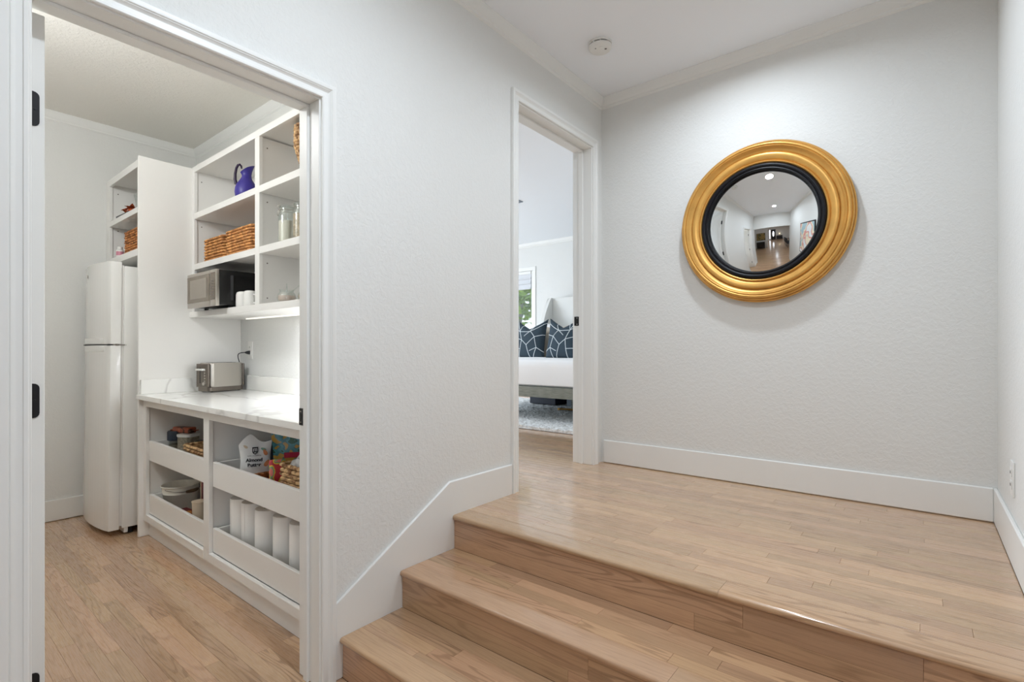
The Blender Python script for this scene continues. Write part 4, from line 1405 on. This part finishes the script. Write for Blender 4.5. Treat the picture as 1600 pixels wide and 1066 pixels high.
MB().lathe([(.0035, -.0375), (.0030, -.0388), (.0001, -.0388)], (-.012, -.030, 0), 12).build('indicator', 'dark', t, False)
MB().lathe([(.0065, -.0370), (.0065, -.0382), (.0001, -.0382)], (.030, .006, 0), 14).build('vent_dimple', 'steel_dark', t, False)

# ---- recessed ceiling lights: the hall pair, and those added to the large room
names = ['recessed ceiling light nearest the round mirror', 'recessed ceiling light over the foot of the stairs'] + ['recessed ceiling light of the large room, ' + q for q in ('nearest the opening', 'second beyond the opening', 'over the near end of the dining table', 'beyond the far end of the dining table', 'closest to the oval-glass door', 'in front of the ochre painting')]
first = None
for i, (x, y) in enumerate(CANS):
    if first is None:
        first = thing('recessed_light', names[0], 'ceiling light', (x, y, CZ), 0, 'recessed ceiling lights')
        MB().lathe([(.0865, -.0005), (.086, -.005), (.078, -.007), (.068, -.006), (.066, -.001), (.066, -.0005)], (0, 0, 0), 40, caps=False).build('trim_ring', 'plastic', first, False)
        MB().lathe([(.0001, -.0035), (.066, -.003)], (0, 0, 0), 32, caps=False).build('diffuser', 'lampglow', first, False)
    else:
        dup(first, (x, y, CZ), 0, names[i])
t = thing('pantry_ceiling_light', 'white pantry ceiling light hanging on a stem inside the doorway', 'ceiling light', (-1.20, .0, CZ))  # made-up fitting; the stem hangs it low enough to light the ceiling
MB().lathe([(.06, -.0005), (.06, -.018), (.012, -.026), (.012, -.255)], (0, 0, 0), 28).build('stem', 'plastic', t, False)
mb = MB().lathe([(.030, -.255), (.085, -.275), (.115, -.32)], (0, 0, 0), 36, caps=False)
mb.build('glass_shade', 'glass', t, False)

# ================================================================== BEDROOM
BZ = LZ
t = thing('shag_rug', 'ivory shag rug under the bed', 'rug', (-1.9, 5.0, BZ))
mb = MB()
x0, x1, y0, y1 = -4.1, .0 - .2, 3.82, 6.15
nx, ny = 210, 60
hh = {}
for j in range(ny + 1):
    for i in range(nx + 1):
        # fine rows near the visible edge
        yy = y0 + (y1 - y0) * (j / ny) ** 1.7
        xx = x0 + (x1 - x0) * i / nx
        e = min(1, min(i, nx - i, j * 2, ny - j) / 2)
        hh[i, j] = mb.bm.verts.new((xx + R.uniform(-.006, .006), yy + R.uniform(-.004, .004), BZ + .004 + e * (.018 + R.uniform(0, .014))))
for j in range(ny):
    for i in range(nx): mb.bm.faces.new((hh[i, j], hh[i + 1, j], hh[i + 1, j + 1], hh[i, j + 1]))
mb.build('pile', 'rug', t, kind='stuff')
MB().box(x0 + .01, x1 - .01, y0 + .01, y1 - .01, BZ + .0005, BZ + .004).build('backing', 'rug', t)

bx0, bx1, byf, byh = -2.575, -.62, 4.15, 6.22
t = thing('bed', 'bed with ivory wingback headboard, white bedding and grey wood frame', 'bed', ((bx0 + bx1) / 2, 5.2, BZ))
MB().box(bx0, bx1, byf, byf + .04, BZ + .268, BZ + .372, .004, 2).build('foot_rail', 'greywood', t)
MB().box(bx0, bx0 + .035, byf + .04, byh - .05, BZ + .268, BZ + .372, .004).build('side_rail', 'greywood', t)
MB().box(bx1 - .035, bx1, byf + .04, byh - .05, BZ + .268, BZ + .372, .004).build('side_rail', 'greywood', t)
mb = MB()
for i in range(9): mb.box(bx0 + .035, bx1 - .035, byf + .12 + i * .215, byf + .20 + i * .215, BZ + .335, BZ + .352)
mb.build('slats', 'greywood', t)
for (x, y) in ((bx0 + .005, byf + .005), (bx1 - .065, byf + .005), (bx0 + .005, byh - .25), (bx1 - .065, byh - .25), (-1.62, 5.2)):
    MB().prism([(x + .01, y + .01), (x + .05, y + .01), (x + .05, y + .05), (x + .01, y + .05)], 'z', BZ + .035, BZ + .268, .003).build('leg', 'greywood', t)
for x in (-2.42, -2.30):
    MB().box(x, x + .03, 5.92, 5.95, BZ + .035, BZ + .334, .002).build('leg', 'greywood', t)
# mattress with rounded edges
MB().box(bx0 + .03, bx1 - .03, byf + .03, byh - .10, BZ + .375, BZ + .58, .04, 4).build('mattress', 'linen', t, smooth=60)
# duvet, softly uneven, over the foot end
mb = MB()
nx, ny = 46, 40
dx0, dx1, dy0, dy1 = bx0 + .005, bx1 - .005, byf + .005, byh - .75
V = {}
for j in range(ny + 1):
    for i in range(nx + 1):
        u, v = i / nx, j / ny
        x = dx0 + (dx1 - dx0) * u; 
        if j == 0: y, z = dy0 + .012, BZ + .392
        elif j == 1: y, z = dy0 - .002, BZ + .47
        elif j == 2: y, z = dy0, BZ + .57
        elif j == 3: y, z = dy0 + .012, BZ + .618
        elif j == 4: y, z = dy0 + .045, BZ + .642
        else:
            s = (j - 4) / (ny - 4)
            y = dy0 + .045 + (dy1 - dy0 - .045) * s; z = BZ + .646
        if i == 0 or i == nx: z = min(z, BZ + .45)
        elif i in (1, nx - 1): z -= .02
        nz = noise.noise(Vector((x * 3.1, y * 3.1, 0)))
        if j > 4: z += .010 * nz
        elif j > 0: y += .006 * nz
        V[i, j] = mb.bm.verts.new((x, y, z))
for j in range(ny):
    for i in range(nx): mb.bm.faces.new((V[i, j], V[i + 1, j], V[i + 1, j + 1], V[i, j + 1]))
mb.build('duvet', 'linen', t, smooth=80)
MB().box(bx0 + .01, bx1 - .01, byh - .02, byh + .09, BZ + .10, BZ + 1.505, .02, 3).build('headboard', 'headboard', t, smooth=60)
for xw, sg in ((bx0, 1), (bx1, -1)):
    pr = [(byh + .09, BZ + .10), (byh + .09, BZ + 1.505), (byh - .05, BZ + 1.505)]
    for i in range(11):
        s = i / 10
        pr.append((byh - .055 - .36 * s ** .8, BZ + 1.49 - 1.0 * s + .10 * math.sin(PI * s)))
    pr.append((byh - .415, BZ + .10))
    MB().prism(pr, 'x', xw - .035 * sg, xw + .02 * sg, .008, 2).build('headboard_wing', 'headboard', t, smooth=60)


def cushion(name, label, m, loc, w_, h_, d, rot, group=None, pts=0.0, cat='cushion'):
    """square cushion standing on edge: pinched pointed corners, swollen middle"""
    t = bpy.data.objects.new(name, None)
    t.location = loc; t.rotation_euler = rot
    COL.objects.link(t); tag(t, label, cat, group)
    n = 22
    mb = MB()
    for sgn in (-1, 1):
        V = {}
        for j in range(n + 1):
            for i in range(n + 1):
                u, v = 2 * i / n - 1, 2 * j / n - 1
                k = (1 - u * u) * (1 - v * v)
                x = u * w_ / 2 * (1 - pts * (1 - v * v)); z = v * h_ / 2 * (1 - pts * (1 - u * u))
                if v > 0 and pts > 0: z -= 1.15 * pts * v * v * (1 - abs(u)) ** 1.1   # karate-chop dip
                y = sgn * d / 2 * k ** .42
                V[i, j] = mb.bm.verts.new((x, y, z + h_ / 2))
        for j in range(n):
            for i in range(n): mb.bm.faces.new((V[i, j], V[i + 1, j], V[i + 1, j + 1], V[i, j + 1]))
    bmesh.ops.remove_doubles(mb.bm, verts=mb.bm.verts, dist=.0004)
    mb.build('cover', m, t, False, smooth=80)

    def surf(x, z):
        u = max(-1, min(1, 2 * x / w_)); v = max(-1, min(1, 2 * z / h_))
        k = max(0, (1 - u * u) * (1 - v * v))
        X = u * w_ / 2 * (1 - pts * (1 - v * v)); Z = v * h_ / 2 * (1 - pts * (1 - u * u))
        if v > 0 and pts > 0: Z -= 1.15 * pts * v * v * (1 - abs(u)) ** 1.1
        return Vector((X, -d / 2 * k ** .42 - .0012, Z + h_ / 2))
    return t, surf


GC = 'charcoal cushions with white crackle lines on the bed'
lines = [((-.25, .02), (-.09, -.02)), ((-.09, -.02), (.0, -.09)), ((-.20, .25), (-.09, -.02)), ((-.09, -.02), (-.12, -.25)), ((0, -.09), (.12, .02)), ((.12, .02), (.25, .05)), ((.12, .02), (.04, .12)),
         ((.04, .12), (-.14, .10)), ((.04, .12), (.10, .25)), ((0, -.09), (.05, -.25)), ((.12, .02), (.16, -.12)), ((.16, -.12), (.25, -.16)), ((.16, -.12), (.10, -.25)), ((-.25, .16), (-.14, .10)),
         ((-.14, .10), (-.10, .25)), ((-.25, -.12), (-.10, -.14)), ((.04, .12), (.25, .20)), ((.05, -.17), (.16, -.12)), ((-.18, -.25), (-.25, -.18)), ((-.05, .03), (.04, .12))]
for (x, y, lab, mir) in ((-2.33, 5.30, 'charcoal crackle-line cushion on the bed, at the window side', 1), (-1.775, 5.24, 'charcoal crackle-line cushion on the bed, at the door-latch side', -1), (-1.23, 5.26, 'charcoal crackle-line cushion on the bed, hidden behind the door jamb', 1)):
    t, sf = cushion('patterned_cushion', lab, 'cushion', (x, y, BZ + .615), .50, .54, .17, (rad(-12), 0, rad(3 * mir)), GC, .10)
    mb = MB()
    for a, b in lines:
        a = (a[0] * mir, a[1]); b = (b[0] * mir, b[1])
        pp = [sf(a[0] + (b[0] - a[0]) * i / 8, (a[1] + (b[1] - a[1]) * i / 8) * 1.06) for i in range(9)]
        mb.tube(pp, .0042, 5)
    mb.build('embroidered_lines', 'cushionline', t, False)
cushion('fleece_cushion', 'beige fleece cushion squeezed between the two charcoal cushions', 'fleece', (-2.10, 5.50, BZ + .62), .46, .46, .18, (rad(-14), 0, 0), None, .03)
GW = 'white sleeping pillows against the headboard'
cushion('pillow', 'white pillow leaning at the window end of the headboard', 'linen', (-2.33, 5.83, BZ + .60), .60, .52, .20, (rad(-18), rad(12), rad(12)), GW, .03, 'pillow')
cushion('pillow', 'white pillow in the middle of the headboard', 'linen', (-1.68, 5.86, BZ + .60), .60, .46, .20, (rad(-16), 0, 0), GW, .03, 'pillow')
cushion('pillow', 'white pillow at the far side of the headboard', 'linen', (-1.03, 5.86, BZ + .60), .60, .46, .20, (rad(-16), 0, 0), GW, .03, 'pillow')

t = thing('storage_box', 'low navy storage box under the bed, the left one', 'box', (-2.16, 5.30, BZ + .038))
MB().box(-2.39, -1.98, 5.42, 5.80, BZ + .038, BZ + .19, .006).build('box_body', 'navybox', t)
MB().box(-2.40, -1.97, 5.41, 5.81, BZ + .191, BZ + .215, .005).build('lid', 'navybox', t)
t = thing('storage_box', 'slate grey storage box under the bed, the right one', 'box', (-1.6, 5.35, BZ + .038))
MB().box(-1.83, -1.28, 5.45, 5.85, BZ + .038, BZ + .20, .006).build('box_body', 'greybox', t)
MB().box(-1.84, -1.27, 5.44, 5.86, BZ + .201, BZ + .222, .005).build('lid', 'navybox', t)
t = thing('brass_rod', 'slim brass foot lying low under the bed', 'furniture foot', (-1.4, 5.05, BZ + .045))
MB().tube([(-1.66, 5.02, BZ + .050), (-1.25, 5.10, BZ + .050)], .011, 10).tube([(-1.66, 5.02, BZ + .038), (-1.66, 5.02, BZ + .062)], .016, 10).build('rod', 'brass', t)

# roman shade
t = thing('roman_shade', 'white fabric shade drawn up at the top of the bedroom window', 'window shade', (-3.66, 6.43, 2.3))
mb = MB()
prf = [(6.462, WZ1 - .05), (6.462, WZ1 - .13), (6.425, WZ1 - .15), (6.428, WZ1 - .22), (6.455, WZ1 - .215), (6.42, WZ1 - .225), (6.424, WZ1 - .30), (6.452, WZ1 - .30), (6.455, WZ1 - .05)]
mb.prism([(6.465, WZ1 - .046), (6.440, WZ1 - .046), (6.432, WZ1 - .10), (6.418, WZ1 - .125), (6.438, WZ1 - .130), (6.414, WZ1 - .20), (6.436, WZ1 - .205), (6.412, WZ1 - .285), (6.440, WZ1 - .29), (6.465, WZ1 - .20)], 'x', WX0 + .05, WX1 - .05)
mb.build('folded_cloth', 'shade', t, smooth=None)
MB().box(WX0 + .046, WX1 - .046, 6.425, 6.462, WZ1 - .046, WZ1 - .002, .003).build('head_rail', 'trim', t)

# ceiling vent
t = thing('ceiling_vent', 'grey metal air vent on the bedroom ceiling', 'vent', (-2.05, 4.35, CZ))
mb = MB().box(-2.25, -1.83, 4.53, 4.55, CZ - .009, CZ - .0005, .002).box(-2.25, -1.83, 4.15, 4.17, CZ - .009, CZ - .0005, .002).box(-2.25, -2.23, 4.17, 4.53, CZ - .009, CZ - .0005, .002).box(-1.85, -1.83, 4.17, 4.53, CZ - .009, CZ - .0005, .002)
mb.build('frame', 'ventgrey', t)
for i in range(12):
    MB().box(-2.23, -1.85, 4.178 + i * .0295, 4.196 + i * .0295, CZ - .0075, CZ - .0015).build('slat', 'ventgrey', t)
MB().box(-2.23, -1.85, 4.17, 4.53, CZ - .0012, CZ - .0004).build('backing', 'steel_dark', t)

# ---- garden outside the bedroom window
gr_ = MB().box(-14, 2, 6.6, 16, -.3, -.1).box(-14, -5.4, -2, 6.6, -.3, -.1).build('ground', 'grass', smooth=None)
gr_['kind'] = 'structure'
t = thing('garden_wall', 'pale rendered garden wall outside the bedroom window', 'wall', (-6, 12, -.1))
MB().box(-13, 1, 12, 12.2, -.1, 1.55).build('wall_slab', 'fence', t)
MB().box(-13, 1, 11.96, 12.24, 1.55, 1.62, .01).build('coping', 'fence', t)


def tree(label, x, y, h, lean, seed, nl):
    rr = random.Random(seed)
    t = thing('garden_tree', label, 'tree', (x, y, -.1))
    top = (lean[0], lean[1], h * .62)
    MB().tube([(0, 0, 0), (lean[0] * .4, lean[1] * .4, h * .3), top, (lean[0] * 1.5, lean[1] * 1.3, h * .9)], [.09, .07, .05, .02], 10).tube([(lean[0] * .4, lean[1] * .4, h * .3), (-lean[0], .3, h * .62), (-lean[0] * 1.8, .4, h * .85)], [.05, .035, .02], 8).build('trunk', 'bark', t, False)
    mb = MB()
    for i in range(nl):
        a, b = rr.uniform(0, 2 * PI), rr.uniform(-1, 1)
        r = rr.uniform(.35, 1) ** .6
        c = Vector((lean[0] + math.cos(a) * r * 1.3, lean[1] + math.sin(a) * r * 1.0, h * .78 + b * r * h * .27))
        d = Vector((rr.uniform(-1, 1), rr.uniform(-1, 1), rr.uniform(-.9, .3))).normalized()
        e = d.cross(Vector((rr.uniform(-1, 1), rr.uniform(-1, 1), 1))).normalized()
        L_, Wd = rr.uniform(.12, .20), rr.uniform(.045, .07)
        vs = [mb.bm.verts.new(c + q) for q in (-d * L_ * .5, e * Wd, d * L_ * .55, -e * Wd)]
        mb.bm.faces.new(vs)
    mb.build('foliage', 'leaf', t, False, smooth=None, kind='stuff')


tree('leaning pale-trunked garden tree outside the bedroom window', -5.35, 8.6, 3.4, (.35, 0), 3, 3400)
tree('leafy garden tree further back outside the bedroom window', -9.6, 10.4, 4.2, (.2, .1), 5, 3000)
tree('leafy garden tree to the right outside the bedroom window', -3.4, 10.4, 3.6, (-.2, .1), 8, 2400)

# ================================================================== ROOM BEHIND THE CAMERA (seen in the round mirror)
t = thing('framed_painting', 'ochre landscape painting on the partition, reflected in the round mirror', 'picture', (-.35, -4.078, 1.4))
MB().box(-.80, .20, -4.078, -4.05, .95, 1.80, .004).build('frame', 'walnut', t)
MB().box(-.77, .17, -4.049, -4.046, .98, 1.77).build('canvas', 'canvas', t)


def console(label, x, y, z, w_, h_, d, rot):
    t = thing('console_cabinet', label, 'cabinet', (x, y, z), rot)
    MB().box(-w_ / 2, w_ / 2, -d / 2, d / 2, .10, h_ - .025, .004).build('carcass', 'walnut', t, False)
    MB().box(-w_ / 2 - .015, w_ / 2 + .015, -d / 2 - .015, d / 2 + .015, h_ - .0245, h_, .004).build('top', 'walnut', t, False)
    for s_ in (-1, 1):
        dd = MB().box(s_ * w_ / 4 - w_ / 4 + .012, s_ * w_ / 4 + w_ / 4 - .012, d / 2 + .001, d / 2 + .018, .12, h_ - .045, .003).build('door', 'walnut', t, False)
        MB().lathe([(.008, 0), (.012, .014), (.0001, .020)], (s_ * .03, d / 2 + .018, h_ * .55), 12, 'y').build('knob', 'brass', dd, False)
        for q in (-1, 1):
            MB().box(s_ * (w_ / 2 - .05) - .02, s_ * (w_ / 2 - .05) + .02, q * (d / 2 - .04) - .02, q * (d / 2 - .04) + .02, 0.001, .0995, .003).build('leg', 'walnut', t, False)
    return t


console('black console cabinet below the ochre painting', -.30, -3.84, 0, .86, .78, .38, 0)
console('black console cabinet with a lamp by the entrance door', 2.3, -10.75, 0, 1.2, .82, .42, 0)
t = thing('table_lamp', 'table lamp with linen shade on the entrance console', 'lamp', (2.35, -10.75, .8205))
MB().lathe([(.08, 0), (.08, .012), (.03, .03), (.07, .14), (.05, .24), (.012, .28), (.012, .34)], (0, 0, 0), 24).build('lamp_base', 'ceramic', t, False)
MB().lathe([(.17, .32), (.12, .56)], (0, 0, 0), 28, caps=False).build('lamp_shade', 'lampshade', t, False)

# entrance door with an oval light
d3 = struct('door_3', MB().box(.62, 1.56, -11.069, -11.03, .01, 2.30, .004), 'walnut')
mb = MB().box(.54, .62, -11.069, -11.02, 0, 2.38, .003).box(1.56, 1.64, -11.069, -11.02, 0, 2.38, .003).box(.62, 1.56, -11.069, -11.02, 2.30, 2.38, .003)
mb.build('door_frame', 'trim', d3)
M['doorlight'] = mat('daylit_oval_glass', (244, 248, 252), 0.3, emit=(240, 246, 255), es=3.0)  # glow put into the glass in place of daylight from outside
ov = [(1.09 + .20 * math.cos(2 * PI * i / 40), 1.30 + .62 * math.sin(2 * PI * i / 40)) for i in range(40)]
MB().prism(ov, 'y', -11.029, -11.024).build('oval_glass', 'doorlight', d3)
MB().tube([(p[0], -11.022, p[1]) for p in ov], .018, 8, closed=True).build('oval_moulding', 'walnut', d3)
MB().lathe([(.03, 0), (.02, .02), (.034, .05), (.0001, .065)], (1.50, -11.029, 1.02), 16, 'y').build('door_knob', 'brass', d3)
sl = struct('window_4', MB().box(.20, .26, -11.069, -11.03, .2, 2.30).box(.44, .50, -11.069, -11.03, .2, 2.30).box(.26, .44, -11.069, -11.03, .2, .26).box(.26, .44, -11.069, -11.03, 2.24, 2.3), 'trim')
MB().box(.26, .44, -11.06, -11.05, .26, 2.24).build('pane', 'doorlight', sl)

# picture on the right hall wall
t = thing('framed_picture', 'black-framed pale abstract print on the right hall wall, seen in the mirror', 'picture', (1.923, 1.59, 1.5))
MB().box(1.900, 1.923, 1.18, 2.00, 1.02, 2.02, .003).build('frame', 'walnut', t)
MB().box(1.8975, 1.8995, 1.21, 1.97, 1.05, 1.99).build('print', 'art', t)

# dining set
GD = 'charcoal dining chairs in the large room'
t0_ = thing('dining_chair', 'charcoal dining chair beside the table, nearest the opening', 'chair', (2.55, -3.1, 0), rad(90), GD)
for (x, y) in ((-.2, -.2), (.2, -.2), (-.2, .2), (.2, .2)):
    MB().tube([(x * 1.05, y * 1.05, .001), (x, y, .43)], [.012, .018], 8).build('leg', 'walnut', t0_, False)
MB().box(-.24, .24, -.24, .24, .43, .50, .025, 3).build('seat', 'greydark', t0_, False, smooth=60)
MB().box(-.23, .23, .19, .26, .50, .98, .025, 3).build('backrest', 'greydark', t0_, False, smooth=60)
for (x, y, a, lab) in ((2.55, -3.75, 90, 'charcoal dining chair beside the table, second from the opening'), (2.55, -4.4, 90, 'charcoal dining chair beside the table, third from the opening'),
                       (3.95, -3.1, -90, 'charcoal dining chair across the table, near the opening'), (3.95, -4.1, -90, 'charcoal dining chair across the table, far from the opening')):
    dup(t0_, (x, y, 0), rad(a), lab, GD)
t = thing('dining_table', 'long dark dining table by the big window', 'table', (3.25, -3.7, 0))
MB().box(2.82, 3.68, -4.8, -2.7, .72, .755, .004).build('table_top', 'walnut', t)
for (x, y) in ((2.9, -4.7), (3.6, -4.7), (2.9, -2.8), (3.6, -2.8)):
    MB().box(x - .035, x + .035, y - .035, y + .035, .001, .7195, .003).build('leg', 'walnut', t)
